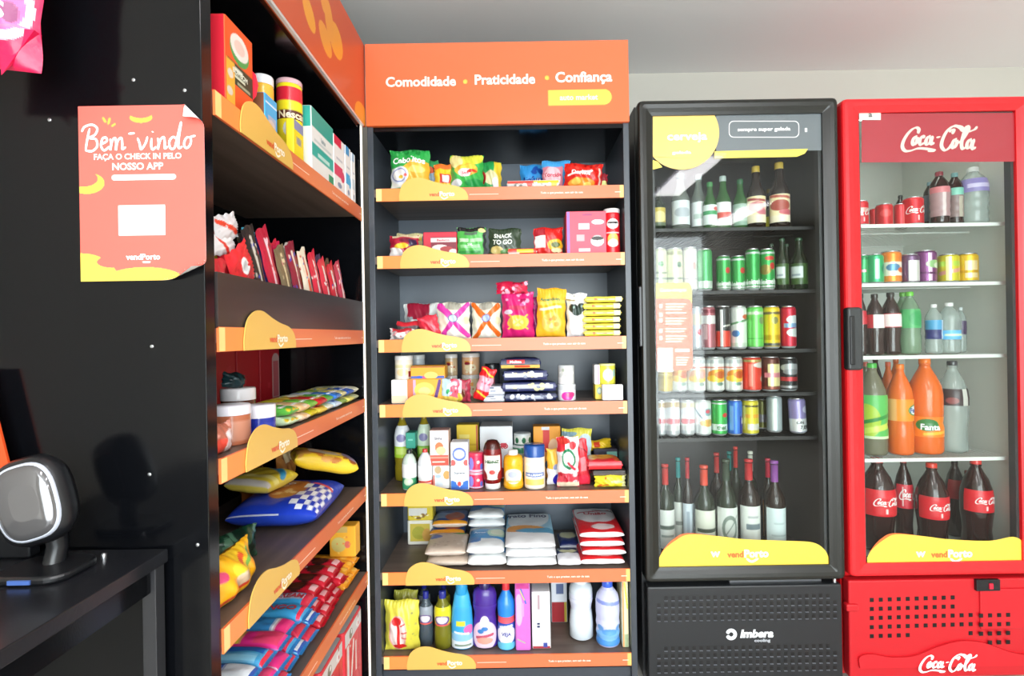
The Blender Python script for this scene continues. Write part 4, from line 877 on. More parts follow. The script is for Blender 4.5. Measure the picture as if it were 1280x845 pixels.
cen('c', 'milk_carton', 'carton', 'white carton with a blue ring, upper one of two on the fifth shelf', 563, 585, 553, C5, .03, 'f2f3f7;E .5 .5 .42 .3 5c74c8;E .5 .5 .33 .2 c9d2f0;E .1 .12 .18 .14 e0605c;E .92 .12 .18 .14 e0605c;R 0 .86 1 1 d6dae2', G, yb=583, dp=.06)
for yt, yb, lb in ((591, None, 'lower'), (567, 591, 'upper')):
    cen('tin', 'tomato_tin', 'tin', f'red and pink tin, {lb} one beside the ketchup on the fifth shelf', 585, 604, yt, C5, .04, 'd8305a;E .3 .5 .12 .4 8c86d0;E .58 .5 .13 .28 e83050;E .6 .6 .06 .1 f3d8e0;R 0 .0 1 .1 d8c0d8;E .75 .3 .08 .2 5a6ac0', G, yb=yb, lid='d8405a' if yb else 'c9a0b0', lidh=.006)
cen('c', 'detergent_box', 'box', 'large white box with red letters at the back of the fifth shelf', 600, 641, 533, C5, .17, 'e4e8ec;R .22 .02 .75 .2 a82a30;R .4 .6 .55 .68 c83a4a;R .65 .6 .82 .68 c83a4a;T .6 .62 .1 c0283a PURO', G, dp=.12)
q = cen('b:squeeze', 'ketchup_bottle', 'bottle', 'ketchup bottle with a white shield label standing on its white cap', 602, 628, 552, C5, .02, None, G, col='8a1418', cap=None)
zt = PZ(615, 552, 1.87) - C5
l = MB(); S_ = wrapS(.034, .035, zt * .72, 150); fw = .034 * 2.6
img, tx = canvas(fw, zt * .72 - .035, '8a1418;R .14 .1 .86 .96 eeece2;E .5 .1 .36 .1 eeece2;E .5 .3 .12 .09 cf4038;E .0 .1 .3 .3 8a1418;E 1 .1 .3 .3 8a1418;R .3 .66 .7 .72 6a8a6a;T .5 .72 .13 3a5a3a HEINZ'); l.grid(S_, img); lettering(l, S_, fw, zt * .6, tx); l.build('label', VINYL, q)
for c in q.children:
    if c.name.startswith('bottle_body'):
        bpy.data.meshes.remove(c.data); break
r_ = .0325
MB().lathe([(r_ * .82, .018), (r_ * .95, .028), (r_, .05), (r_, zt * .72), (r_ * .96, zt * .82), (r_ * .8, zt * .92), (r_ * .55, zt * .985), (r_ * .2, zt), (0, zt)], cols=['7a1216'] * 4 + ['4a1c18'] * 4).build('bottle_body', GLOSSY, q)
MB().lathe([(r_ * .8, 0), (r_ * .84, .001), (r_ * .84, .021), (r_ * .78, .022)], 'f2f0ee').build('cap', GLOSSY, q)
cen('b:squeeze', 'mustard_bottle', 'bottle', 'yellow mustard bottle with a white cap next to the ketchup', 629, 654, 565, C5, .02, 'f2b01e;E .5 .5 .3 .36 f4e8d0;E .48 .58 .14 .16 b4bcd0;R .3 .2 .7 .3 e8c070', G, col='f2ae1c', cap='f3f1ec', lz=(.08, .62), caph=.2, capr=.5)
cen('tin', 'mayonnaise_jar', 'jar', 'cream mayonnaise jar with a wide blue lid on the fifth shelf', 655, 682, 558, C5, .02, 'f3e6d4;R .2 .1 .8 .3 f3d070;R .2 .38 .8 .52 7a94c4;E .5 .45 .28 .08 5a78b4;E .5 .8 .3 .06 f9f3e8;T .5 .45 .08 f2f2fa HELLMANNS', G, lid='1f4f9a', lidh=.038)
cen('tin', 'vegetable_tin', 'tin', 'green and white vegetable tin, upper one behind the mustard', 642, 664, 543, C5, .15, 'd6dcd6;E .3 .5 .07 .3 2f6d4a;E .55 .5 .07 .3 2f6d4a;E .8 .5 .07 .3 2f6d4a;R 0 0 1 .14 3a6a60', G, yb=558, lid='c9cfd0', lidh=.004)
cen('tin', 'vegetable_tin', 'tin', 'green and white vegetable tin, lower one behind the mustard', 640, 662, 558, C5, .15, '3c8a66;E .5 .5 .2 .3 e8ece8;R 0 .7 1 .85 9ab0a8', G, lid='c9cfd0', lidh=.004)
cen('c', 'soup_box', 'box', 'orange box with a red square at the back of the fifth shelf', 667, 701, 533, C5, .17, 'f0a02a;R .35 .5 .6 .95 cf2f2a;E .2 .35 .08 .08 3a2a18;E .75 .6 .2 .16 f2c8a0;E .5 .25 .1 .08 4a5a7a;R .3 .94 .6 1 d8dce0', G, dp=.06)
cen('p', 'seasoning_bag', 'seasoning bag', 'orange and white seasoning bag left of the big Q bag', 684, 704, 562, C5, .07, 'efb23a;E .5 .35 .3 .1 2a2a2a;R 0 0 1 .45 e8e6e8;E .6 .5 .25 .08 8a94b8;E .7 .14 .35 .16 2c22a0', G, seed=41)
cen('p', 'coffee_bag', 'coffee bag', 'white and red bag with a big green Q on the fifth shelf', 697, 725, 548, C5, .02, 'f2eeee;R 0 .72 .35 1 d8303a;R 0 .0 1 .3 d84a5a;N 12 .12 9 0 .05 1 .3 b8142c f4c8cc e86a78;E .5 .06 .6 .06 f3dcc0;E .5 .58 .32 .2 1f7d54;E .5 .58 .24 .14 f4f4f2;L .5 .5 .8 .38 .12 d83048;E .7 .85 .16 .08 d8303a;E .3 .92 .3 .06 c9342c', G, seed=42, t=.06)
cen('p', 'seasoning_bag', 'seasoning bag', 'yellow and sky blue bag at the back of the fifth shelf', 703, 741, 537, C5, .14, 'e8df58;E .8 .6 .3 .3 cfe6f0;E .6 .3 .2 .2 4a9ac8;R 0 0 .6 .7 c9303a;E .2 .9 .3 .05 8ab0c0', G, seed=43)
cen('p', 'seasoning_bag', 'seasoning bag', 'narrow red packet leaning right of the Q bag', 722, 738, 549, C5, .06, 'd02a38;R .35 .3 .8 .6 ee8088;E .5 .12 .4 .1 e8304a;L .1 .9 .9 .7 .12 8c1220', G, seed=44, ry=-4)
cen('p', 'seasoning_bag', 'seasoning bag', 'second red packet with dark foot beside the narrow red one', 735, 748, 580, C5, .1, '8a1f2a;E .5 .3 .4 .3 3a2a24;R .2 .6 .8 .9 c23440', G, seed=45)
cen('p', 'biscuit_pack', 'biscuit pack', 'yellow packet with a red tip high at the back right of the fifth shelf', 733, 766, 551, C5, .2, 'f0c82c;R .3 .4 .55 .9 d8482c;R 0 0 .2 .4 f6e07a', G, yb=566, seed=46, ry=-6)
cen('c', 'food_carton', 'carton', 'dark carton with lilac stripes at the back right of the fifth shelf', 744, 774, 561, C5, .19, '2a2638;R .1 .2 .2 .8 b8a8d8;R .35 .2 .42 .8 8f8ab0;R .55 .3 1 .9 7ab8a8', G, dp=.06)
cen('p', 'biscuit_pack', 'biscuit pack', 'lemon yellow bag with a red swirl at the right front of the fifth shelf', 745, 785, 595, C5, .015, 'f3e43c;L .15 .2 .35 .8 .06 e8762c;E .3 .5 .18 .2 f3e43c;L .1 .1 .4 .3 .05 e8762c;E .75 .5 .25 .12 c9d8a0;R .88 0 1 1 f8f3b0', G, seed=47, t=.05)
cen('c', 'cheese_pack', 'pack', 'dark tray pack between the lemon yellow bag and the red pack', 743, 785, 588, C5, .03, '2e2420;R 0 0 1 .4 4a3a28', G, yb=595, dp=.1, r=.004, mat=FILM)
pile('sausage_pack', 'pack', ['red packet with orange pictures lying on the lemon yellow bag'], 742, 787, PZ(765, 588, 1.87), .015, .12, .035, 'e8303a;E .5 .6 .25 .25 f0a040;E .3 .5 .1 .2 f4c060;R .7 .2 .9 .8 f0703a', 'd02030', G, front='d8262e;R 0 .5 1 1 e8404a', n=5)
# ---- sixth shelf
for lb, z, yt, yb, sp in (('upper yellow-green pasta packet at the back left of the sixth shelf', 0, 632, 651, 'd9c23a;R 0 .3 .8 .9 d8d8d0;N 8 .1 5 0 0 1 .4 8a6a2a f0e6b0'), ('lower pasta packet with a clear window at the back left of the sixth shelf', 0, 651, 676, 'e6e4d8;R .06 .1 .94 .92 c9b64a;E .45 .5 .3 .3 a8a43c;E .8 .4 .2 .3 c99a4a')):
    cen('c', 'pasta_pack', 'pasta pack', lb, 509, 541, yt, C6, .24, sp, 'pasta packets at the back of the sixth shelf', yb=None if yb == 676 else PZ and yb, dp=.08, r=.008, mat=FILM)
BE = 'c9b7a6;N 60 .03 3 .02 .02 .98 .98 d8cabb b39f8c bfae9c;R 0 .8 1 1 e0962a;E .7 .8 .16 .1 6a9a4a;E .25 .62 .15 .08 4a6ab4'
pile('bean_bag', 'bean bag', ['clear bag of beige beans lying on the front pile of the sixth shelf', 'clear bag of beige beans at the bottom of the front pile'], 530, 583, C6, .02, .17, .036, BE, 'cdbfb2', 'bean bags on the sixth shelf', n=5)
pile('bean_bag', 'bean bag', ['navy topped bean bag, highest of the rear pile on the sixth shelf', 'orange edged bean bag, middle of the rear pile on the sixth shelf', 'bean bag lowest in the rear pile on the sixth shelf'], 538, 582, C6, .2, .14, .036, '2c4a84;R .1 .3 .7 .6 8aa0c4;E .6 .4 .2 .2 c06a4a;R 0 0 1 .2 e0962a', 'c9b7a6', 'bean bags on the sixth shelf', n=5)
RI = '2f8fd0;E .5 .0 .7 .42 eef1f2;E .25 .38 .16 .09 5a8ac8;E .72 .62 .22 .16 b8d8c0;E .72 .62 .16 .11 dfe8cc;R 0 .9 1 1 1c4c94;R .2 .92 .8 .98 c9d4dc;T .3 .66 .07 e8f2fa Arroz'
pile('rice_bag', 'rice bag', ['blue and white rice bag on top of the front pile', 'blue and white rice bag under the top one of the front pile'], 583, 632, C6, .015, .19, .04, RI, 'eceeed', 'blue and white rice bags on the sixth shelf', n=5)
pile('rice_bag', 'rice bag', ['blue rice bag on the very top of the rear pile', 'blue rice bag, second in the rear pile', 'blue rice bag, third in the rear pile', 'blue rice bag at the foot of the rear pile'], 585, 631, C6, .21, .15, .033, RI, 'eceeed', 'blue and white rice bags on the sixth shelf', n=5)
WR = 'f6f7f8;R 0 .42 1 1 9cd4ee;E .45 .75 .4 .3 eef4f8;E .4 .44 .32 .07 e8a04a;E .7 .4 .4 .05 5aa0c4;R .02 .5 .12 1 7cc0e0;T .42 .84 .13 2a2f62 Prato Fino'
pile('rice_bag', 'rice bag', [f'white five-kilo rice bag with a pale blue head, {q} of the middle stack' for q in ('topmost', 'middle one', 'lowest')], 632, 696, C6, .012, .32, .031, WR, 'f7f7f8', 'white rice bags on the sixth shelf', n=6, jit=.003)
pile('salt_bag', 'salt bag', ['white and navy salt bag lying between rice and sugar'], 697, 727, C6, .015, .12, .028, 'f2f3f8;R 0 .5 1 1 1f2a5c;E .5 .75 .35 .25 c9c9a0;R .2 .65 .8 .85 3a4470', 'f4f4f8', 'salt bags on the sixth shelf', n=5)
pile('salt_bag', 'salt bag', ['navy salt bag lying behind the white and navy one'], 698, 724, C6, .15, .12, .035, '1f2a5c;E .5 .6 .3 .2 c9c9a0', 'd8dae6', 'salt bags on the sixth shelf', n=5)
SU = 'e3262e;E .5 .68 .42 .28 f0ecee;L .2 .66 .75 .72 .05 c84a58;L .5 .74 .85 .68 .04 4a4a4a;E .55 .28 .18 .08 f4dede;R 0 .0 1 .12 f6f4f4;T .5 .68 .1 c8303c União'
pile('sugar_bag', 'sugar bag', [f'red and white sugar bag, {q} of the stack at the right of the sixth shelf' for q in ('topmost', 'second', 'third', 'lowest')], 729, 786, C6, .015, .27, .031, SU, 'f6f3f4', 'red and white sugar bags on the sixth shelf', n=6, jit=.005)
# ---- seventh shelf
G = 'cleaning goods on the bottom shelf of the centre unit'
cen('p', 'sponge_bag', 'bag', 'yellow bag with a red figure in an oval at bottom shelf left', 477, 521, 755, C7, .012, 'dfd64e;E .4 .4 .27 .36 e6a8a0;E .4 .4 .23 .32 f0e0da;L .42 .65 .42 .15 .08 cf2424;E .38 .64 .14 .09 cf2424;E .45 .12 .2 .05 cf2424;L .5 .55 .62 .58 .04 cf2424;L .52 .4 .66 .42 .04 d85a4a;L .52 .3 .66 .3 .04 d85a4a;N 8 .03 4 .75 .2 .95 .8 9a9a5a c0ba60', G, seed=51, t=.06)
cen('p', 'sponge_bag', 'bag', 'olive yellow bag with a red stripe behind the oval-figure bag', 491, 521, 741, C7, .1, 'b9b84a;L .3 .55 .9 .8 .16 e4b8b0;L .35 .56 .75 .74 .07 c83a34', G, seed=52, t=.05)
SODA_C = seethrough('clear_cleaner', 'c8d0d8', 1.2, .05, ('5c6a74', .6)); YEL_C = seethrough('yellow_cleaner', 'd0cc60', 1.2, .05, ('8c8a28', .65))
for x0, x1, yt, d, c, mt, a, lb in ((522, 540, 743, .05, '5c6a74', SODA_C, '9aa4b0', 'grey cleaner bottle with a blue cap at the front of the bottom shelf'), (541, 563, 743, .03, '8c8a28', YEL_C, 'e4dc2c', 'yellow-green cleaner bottle with a blue cap at the front of the bottom shelf'),
                                   (521, 537, 731, .15, '5c6a74', SODA_C, '9aa4b0', 'rear grey cleaner bottle showing its blue cap'), (546, 562, 732, .15, '8c8a28', YEL_C, 'e4dc2c', 'rear yellow-green cleaner bottle showing its blue cap')):
    cen('b:dish', 'cleaner_bottle', 'bottle', lb, x0, x1, yt, C7, d, f'{a};E .5 .3 .3 .28 6a4a8a;E .5 .33 .22 .2 e6e2ec;R .1 .0 .9 .08 d85a4a', 'blue-capped cleaner bottles on the bottom shelf', col=c, cap='262f8c', lz=(.42, .74), mat=mt, caph=.13, capr=.42)
cen('b:taper', 'softener_bottle', 'bottle', 'sky blue and white softener bottle with tapering shoulders on the bottom shelf', 563, 590, 727, C7, .03, '3aa6de;R 0 0 1 .28 dfeaf4;E .5 .28 .5 .1 8cc4e8;R .35 .56 .6 .68 d8e03a;E .72 .46 .16 .12 e06ab0;R .3 .05 .8 .1 8a9a8a;L .3 .4 .7 .36 .05 e8f4fb', G, col='3fb0e4', cap='2aa0d8', lz=(.02, .6), caph=.22, capr=.56, flat=.7)
cen('b:wave', 'softener_bottle', 'bottle', 'deep purple softener bottle with a floral label on the bottom shelf', 590, 621, 731, C7, .03, '4a2c94;E .5 .3 .34 .34 e2c8d8;E .5 .6 .12 .16 f2e6ee;E .4 .4 .08 .05 3a7cc0;E .5 .46 .08 .05 3a7cc0;L .3 .25 .7 .32 .06 c0506a;E .5 .18 .2 .08 e8a090', G, col='46288e', cap='2a1c5c', lz=(.02, .66), caph=.12, capr=.5, flat=.7)
cen('b:dish', 'bleach_bottle', 'bottle', 'bright blue cleaner bottle with a red cap on the bottom shelf', 621, 644, 731, C7, .02, '2a4cb0;R 0 .8 1 1 e85a68;E .5 .45 .34 .28 e6eaf2;E .5 .1 .4 .12 6ac4e4;L .3 .68 .7 .72 .08 d8e0f4;T .5 .46 .14 3a3a9a VEJA', G, col='2a86e0', cap='e03a40', lz=(.02, .5), caph=.13, capr=.42)
cen('c', 'wipes_pack', 'pack', 'pink and purple tall packet beside the bright blue bottle', 644, 663, 728, C7, .02, 'd070c8;E .2 .6 .3 .24 c8b0e8;L .3 .95 .75 .7 .12 4a6ac8;L .3 .9 .65 .75 .06 f0d030;L .05 .16 .65 .1 .06 9ac890;R .4 .5 .6 .7 e09adc;R 0 .92 1 1 c03a8a', G, dp=.05, r=.006, mat=FILM)
cen('c', 'powder_box', 'box', 'slim white and grey box standing mid bottom shelf', 665, 688, 740, C7, .03, 'f2f1f4;R 0 .62 1 1 c9ced6;R .3 .7 .42 .95 b0949c;R 0 0 1 .04 a83038;R .25 .37 .42 .41 1f2f5a;R .25 .42 .42 .46 1f2f5a;R .3 .1 .6 .32 f0dcd8;R .6 .02 .85 .1 3a4c9c', G, dp=.08)
cen('c', 'powder_box', 'box', 'red and white packet at the back of the bottom shelf', 689, 709, 727, C7, .2, 'e2e6ee;R 0 0 .84 .5 9c1a24;R .84 0 1 .5 b8a83c;R .3 .7 .8 .95 5a6a94', G, dp=.08)
cen('b:wave', 'bleach_bottle', 'bottle', 'milky white bottle standing back on the bottom shelf', 713, 743, 727, C7, .06, 'dfe2f2;R 0 .7 1 .75 c6cce0', G, col='dfe9f0', cap='e6ecf0', lz=(.5, .75), caph=.1, capr=.6, yb=803)
cen('b:water', 'bleach_bottle', 'bottle', 'pale lilac bottle with a blue cap at the right of the bottom shelf', 747, 777, 731, C7, .02, 'ccd0f0;E .5 .1 .5 .16 4a90dc;E .5 .2 .4 .1 7ab4ec;E .25 .32 .1 .06 6aa0e0;E .75 .32 .08 .06 6aa0e0;L .15 .82 .85 .78 .08 8494d8;E .5 .26 .2 .06 5a9ae0', G, col='c6c9ee', cap='3a66dc', lz=(.04, .86), caph=.1, capr=.46)
cen('c', 'sponge_pack', 'pack', 'narrow yellow and white pack against the right side of the bottom shelf', 781, 789, 727, C7, .03, 'f2ecc0;R 0 0 .2 1 e88a4a;L .4 1 .9 .6 .3 d8e04a;R .3 .0 1 .2 a8b890', G, dp=.1)
# ------------------------------------------------------------------ left unit
L1, L2, L3, L4, L5, L6 = LS
G = 'goods on the top shelf of the left unit'
lef('c', 'cereal_box', 'box', 'orange box with a red side and round picture on the top left shelf', 281, 315, 22 + 14, L1, .008, 'ee5a22;E .5 .74 .36 .17 4a9a4e;E .5 .78 .34 .14 e9e4dc;E .5 .78 .2 .08 e6c8bc;R .05 .32 1 .56 34402a;R .2 .4 .7 .44 c9d0b8;R .3 .48 .6 .52 e0e4d4;R .4 .34 .9 .37 a8b090;R 0 .02 .3 .55 f0b03a;E .15 .4 .1 .05 d8d0c0;E .12 .2 .1 .05 d8d0c0;T .5 .47 .06 e8ecd8 BOMBOM', G, sides='e8243a;T .3 .5 .5 e8243a .;R .3 .2 .5 .8 f06a78', dp=.08)
lef('tin', 'milk_tin', 'tin', 'yellow tin with a white lid next to the orange box', 316, 341, 97, L1, .03, 'f2b83c;E .5 .4 .3 .26 e8505a;E .45 .25 .25 .16 f3c8cc;E .6 .3 .1 .1 f4f0ea;R 0 0 1 .08 e9e0d0', G, lid='e9ebee', lidh=.018)
lef('c', 'chocolate_box', 'box', 'narrow sky blue carton in front of the yellow and red tin', 331, 346, 122, L1, .006, '4ab0e6;R 0 .8 1 .84 e8f4fb;R .2 .15 .9 .55 a8b4cc;E .5 .35 .3 .12 d8c8c0;R 0 0 1 .06 2a7ab8', G, sides='8a5a3c', dp=.03)
lef('tin', 'chocolate_tin', 'tin', 'large yellow tin with a red top band and brown stripe on the top left shelf', 346, 377, 103, L1, .02, 'f5e02a;R 0 .82 1 1 d8283a;R 0 .72 1 .82 f5e02a;R 0 .58 1 .7 5a2c22;E .4 .45 .14 .1 dfe4e4;E .42 .45 .06 .05 3a3a3a;E .6 .3 .2 .1 f8ec60;T .5 .64 .1 f6e6c0 Nescau', G, lid='e6b8c0', lidh=.01)
lef('c', 'food_carton', 'carton', 'small yellow and grey pack before the teal carton on the top left shelf', 367, 379, 153, L1, .004, 'f2dc2c;R 0 .75 1 1 8a93b8;R .2 .4 .8 .6 c9b87a;E .5 .5 .2 .1 9a9a9c', G, dp=.02)
lef('c', 'milk_carton', 'carton', 'teal and white milk powder carton on the top left shelf', 389, 416, 147, L1, .01, 'eef2f2;R 0 .72 1 1 2ea89a;R 0 .28 1 .48 30b0a4;R .25 .32 .8 .38 bfe8e2;R .1 .52 .9 .56 c9d6d8;R .75 0 1 .2 2f9a70;T .5 .62 .08 9ab0b8 leite', G, sides='2ea89a;R 0 0 1 .7 eef2f2', dp=.07, top='dfe6e6')
for x0, x1, yt, c, c2, lb in ((417, 430, 173, 'e02a50', 'e0406a', 'white milk carton with a red top band on the top left shelf'), (431.5, 438, 184, '4a9ad8', '4ab0e6', 'white milk carton with blue droplets on the top left shelf'), (439.5, 443.5, 192, 'a8c4e0', 'c9d6e2', 'pale milk carton touching the far end of the top left shelf')):
    lef('c', 'milk_carton', 'carton', lb, x0, x1, yt, L1, .008, f'f3f3f5;R 0 .84 .7 1 {c};R 0 .3 .8 .5 {c2};E .8 .35 .2 .1 {c2};R .2 .6 .8 .64 c8ccd8;E .5 .16 .2 .05 8a98b8', G, sides=f'f1f1f4;R 0 .84 1 1 {c}', dp=.06, top='e6e8ec')
# bin of bars on the second shelf
rn = random.Random(5)
G = 'wrapped bars filling the dark bin of the left unit'
bars = [('2a2626', 'c9c2b6', 'black and silver'), ('3a3230', 'a89a6a', 'dark brown'), ('5b5446', 'c9b888', 'olive brown'), ('b81f3c', 'f0c9d2', 'wine red'), ('4a58b0', 'd8c4e0', 'violet blue'), ('c9408a', 'f0e0ea', 'magenta'), ('7a6a50', 'd8c8a0', 'sand brown'), ('d02050', 'f2d6dc', 'raspberry'), ('e0304a', 'e8c860', 'bright red and yellow'), ('8a2438', 'e8d8c8', 'maroon'), ('d8d0c8', '8a8078', 'pearl grey'), ('c01f34', 'f4ece8', 'cherry red'), ('e8dcc8', 'd05a3a', 'cream'), ('f07028', 'f8e0c8', 'orange'), ('b83048', '8ab0e0', 'red and pale blue')]
far = [('d02a44', 'f0d8d8', 'rose red'), ('e0b8c4', 'c02040', 'blush pink'), ('a02848', 'e8c8d0', 'plum red'), ('d83a4c', 'f2e8e4', 'coral red'), ('4a3a60', 'c8b8d8', 'dark violet'), ('e8a030', 'f8e8c0', 'amber'), ('cc2c3c', 'e8e0d8', 'poppy red'), ('6a5040', 'd0c0a8', 'cocoa brown'), ('5a8ac0', 'dce8f0', 'soft blue'), ('c04058', 'f4dcd8', 'dusky red'), ('e86a3c', 'f8e0d0', 'tangerine')]
EX = ['c81c34', '3a4ab0', 'd83a80', '8a1a2c']
for i in range(26):
    sec = i >= 15; a, b, n = (bars + far)[i]
    h = .212 + rn.uniform(-.016, .016) - (i % 3) * .006
    pouch('chocolate_bar', f'{n} wrapped bar leaning in the {"far" if sec else "near"} part of the dark bin', 'chocolate bar', G, (-.554 - (i % 3) * .016, 1.20 + i * .0226, L2 + .018), (0, RD(-27), pi / 2), .053, h, .0125,
          f'{a};N 16 .13 {i} .05 .05 .95 .95 {a} {b} {a} {EX[i % 4]};L .5 .12 .5 .88 .2 {b};N 7 .08 {i + 9} .35 .1 .65 .9 {a} {EX[(i + 1) % 4]};L .12 .3 .12 .9 .1 {a};R 0 .95 1 1 {a}', seed=i)
big = [((-.574, 1.12, .02), -27, .055, .2, 'd82a38;L .5 .1 .5 .9 .3 f0d8d8;N 12 .1 2 .1 .1 .9 .9 e86a70 f6ecec', 'red bar with pink marbling in front of the black bars'),
       ((-.5515, 1.036, .1), 58, .085, .09, 'e02a34;E .5 .55 .22 .16 f0f0f0;E .5 .55 .15 .1 c9ccd0;N 8 .06 5 0 0 1 1 c81a28', 'wide bright red packet with a white oval in the bin'),
       ((-.628, 1.05, .02), -6, .075, .19, '26262b;N 16 .09 6 0 .1 1 .95 5a5c66 8a8c94 1a1a1e;L .1 .2 .15 .6 .2 2a5ac0', 'black and silver packet with a blue edge in the bin'),
       ((-.552, .985, .015), 3, .055, .115, 'd8303c;R .1 .1 .9 .4 f2ecec;R .2 .55 .9 .75 f0d0cc;E .3 .25 .15 .1 d02028', 'small red and white packet at the near corner of the bin'),
       ((-.63, 1.135, .02), -4, .06, .205, 'd9bc30;N 6 .12 3 .1 .1 .9 .9 efe08a c9a020', 'mustard yellow wrapper sticking up in the bin'),
       ((-.615, 1.22, .02), 4, .06, .21, '4ab8d8;R .3 .1 .8 .5 2a5a6a;R .5 .2 1 .5 d8a04a', 'turquoise wrapper standing behind the dark bars'),
       ((-.565, 1.005, .185), 72, .05, .085, 'e4e2e6;L .2 .1 .8 .9 .2 e8452c;N 4 .1 1 0 0 1 1 c9ccd0', 'white and orange-red bar on top of the heap in the bin'),
       ((-.567, 1.0, .155), 80, .04, .08, 'f0eef0;L .1 .2 .9 .6 .2 e03a2c', 'white and red bar second from the top of the heap'),
       ((-.552, 1.04, .05), 80, .04, .1, '2f7a50;L .5 .1 .5 .9 .3 e8e4c8;R 0 0 1 .2 1c4a30', 'green and cream bar lying low in the bin'),
       ((-.6, 1.085, .02), -24, .055, .165, 'c81e2c;L .5 .1 .5 .9 .25 f0e0dc;N 6 .1 3 .1 .1 .9 .9 e04a50', 'dark red bar beneath the wide red packet')]
for (x, yy, dz), tilt, w, h, sp, lb in big:
    pouch('chocolate_bar', lb, 'chocolate bar', G, (x, yy, L2 + dz), (0, RD(tilt), pi / 2), w, h, .016, sp, seed=int(w * 999 + h * 99))
# third shelf
G = 'goods on the third shelf of the left unit'
for i, (a, b, sp, lb) in enumerate(((1.385, 1.5, 'b81828;N 4 .1 2 .2 .2 .8 .8 c02436', 'red carton at the near end of the back row on the third left shelf'), (1.51, 1.635, 'b81626;E .3 .5 .1 .1 c8303e', 'red carton in the middle of the back row on the third left shelf'), (1.645, 1.775, 'b81828;R .6 .1 1 .82 c9a8a8;E .8 .8 .2 .12 c9a8a8;R .66 .12 .94 .78 c0606a;R .35 .3 .5 .4 c8303e', 'red carton with a pale arch at the far end of the back row'))):
    carton('gift_carton', lb, 'carton', 'red cartons at the back of the third left shelf', (-.83, (a + b) / 2, L3 + .0004), (0, 0, pi / 2), b - a, .08, .178, sp)
BR = '5a2c1a;R .2 .1 .8 .7 b8906a;E .5 .4 .2 .2 d8b890'
tincan('spread_jar', 'brown spread jar with a broad white lid, rear one on the third left shelf', 'jar', G, (-.645, 1.235, L3 + .0004), (0, 0, RD(60)), .037, .098, BR, lid='f3f1f4', lidh=.024)
tincan('spread_jar', 'brown spread jar with a white lid, nearer one on the third left shelf', 'jar', G, (-.582, 1.085, L3 + .0004), (0, 0, RD(60)), .037, .078, 'b86a4a;R .2 .1 .8 .8 c98a70', lid='e9e6ee', lidh=.016)
tincan('sweet_tub', 'blue tub with a white lid between jars and gum packs', 'tub', G, (-.568, 1.178, L3 + .0004), (0, 0, RD(60)), .032, .066, '2334a0;R .3 .3 .7 .7 3a4ab8', lid='eceaf2', lidh=.024)
pouch('candy_bag', 'red and brown sweet bag at the near corner of the third left shelf', 'candy bag', G, (-.552, .985, L3 + .0004), (0, 0, pi / 2), .085, .056, .03, 'b86a54;R 0 0 .5 .5 e04a3a;E .7 .4 .2 .4 f0d8d8;N 6 .1 2 0 .5 1 1 8a4a30 e8a090', seed=3)
pouch('candy_bag', 'dark teal crumpled bag on the rear brown jar', 'candy bag', G, (-.65, 1.22, L3 + .099), (0, RD(10), RD(70)), .06, .035, .04, '16343a;N 8 .1 2 0 0 1 1 245058 0e2024', seed=9)
gum = [('5fb84a', 'd8f0c8', 'green'), ('e8c08a', 'f4e0c0', 'tan'), ('7ac04a', 'e0d02c', 'lime and yellow'), ('c8282f', 'e8d050', 'red and yellow'), ('58b048', 'f0f0e0', 'leaf green'), ('3a7ad0', 'd0e4f4', 'sky blue'), ('e0d8a0', '8ab04a', 'cream'), ('2a5ab8', 'e8e070', 'royal blue'), ('d8d8c0', 'b0b890', 'pale straw')]
for i, (a, b, n) in enumerate(gum):
    Yc = 1.285 + i * .061
    for j in range(2):
        aa, bb = (a, b) if j else (b, a)
        brick('sweet_pack', f'{n} sweet packet, {"upper" if j else "lower"} layer of the row on the third left shelf', 'sweet pack', 'sweet packets laid in a row on the third left shelf', (-.612 + (i % 2) * .004, Yc, L3 + .0015 + j * .024), (0, 0, RD(rn.uniform(-3, 3))), .15, .056, .023,
              f'{aa};R .1 .2 .5 .8 {bb};N 10 .06 {i} .05 .1 .95 .9 {bb} {aa} e0c030;R .7 .2 .75 .8 fff', aa, 5, None, seed=i)
# fourth shelf
G = 'bread and bags on the fourth shelf of the left unit'
brick('bread_bag', 'large blue and white checked bread bag lying on the fourth left shelf', 'bread bag', G, (-.66, 1.54, L4 + .0015), (0, 0, RD(4)), .23, .29, .075, '1f3fc0;E .5 .5 .14 .2 c07a3c;R .2 .6 .4 .8 c9d0ec;'
      + ';'.join(f'R {.6 + .06 * i} {.12 + .08 * j} {.66 + .06 * i} {.2 + .08 * j} f0f4fa' for i in range(6) for j in range(6) if (i + j) % 2) + ';R 0 0 .55 .06 c9cfe4;L .66 .62 .9 .56 .04 d84a5a;N 6 .05 4 .4 .35 .6 .7 d8a060 e6c08c;T .3 .68 .07 e8ecf8 PANCO', '2443b8', 4, seed=2)
brick('bread_bag', 'yellow bread bag with brown pictures propped up at the far end', 'bread bag', G, (-.615, 1.665, L4 + .098), (RD(0), RD(16), RD(30)), .19, .11, .055, 'e8c02a;N 26 .07 3 .02 .05 .5 .95 b8702c d89a4a 8a4a1c;N 20 .06 8 .4 .1 1 .9 8a4a1c b8702c e8d8a0;R .3 .3 .6 .6 d8c8b0;E .8 .5 .14 .3 8a7a9a', 'e8c02a', 5, seed=3)
brick('bread_bag', 'yellow and sky blue bread bag on top of the blue checked bag', 'bread bag', G, (-.735, 1.53, L4 + .082), (0, RD(3), RD(-8)), .13, .15, .045, 'e0c83a;R 0 0 1 .2 c9c0b8;L .3 .9 .9 .5 .12 3aa0d0;R 0 .3 1 .4 f0e48a;N 6 .08 2 0 .4 1 1 e8a84a f0dc60', 'd8c050', 5, seed=4)
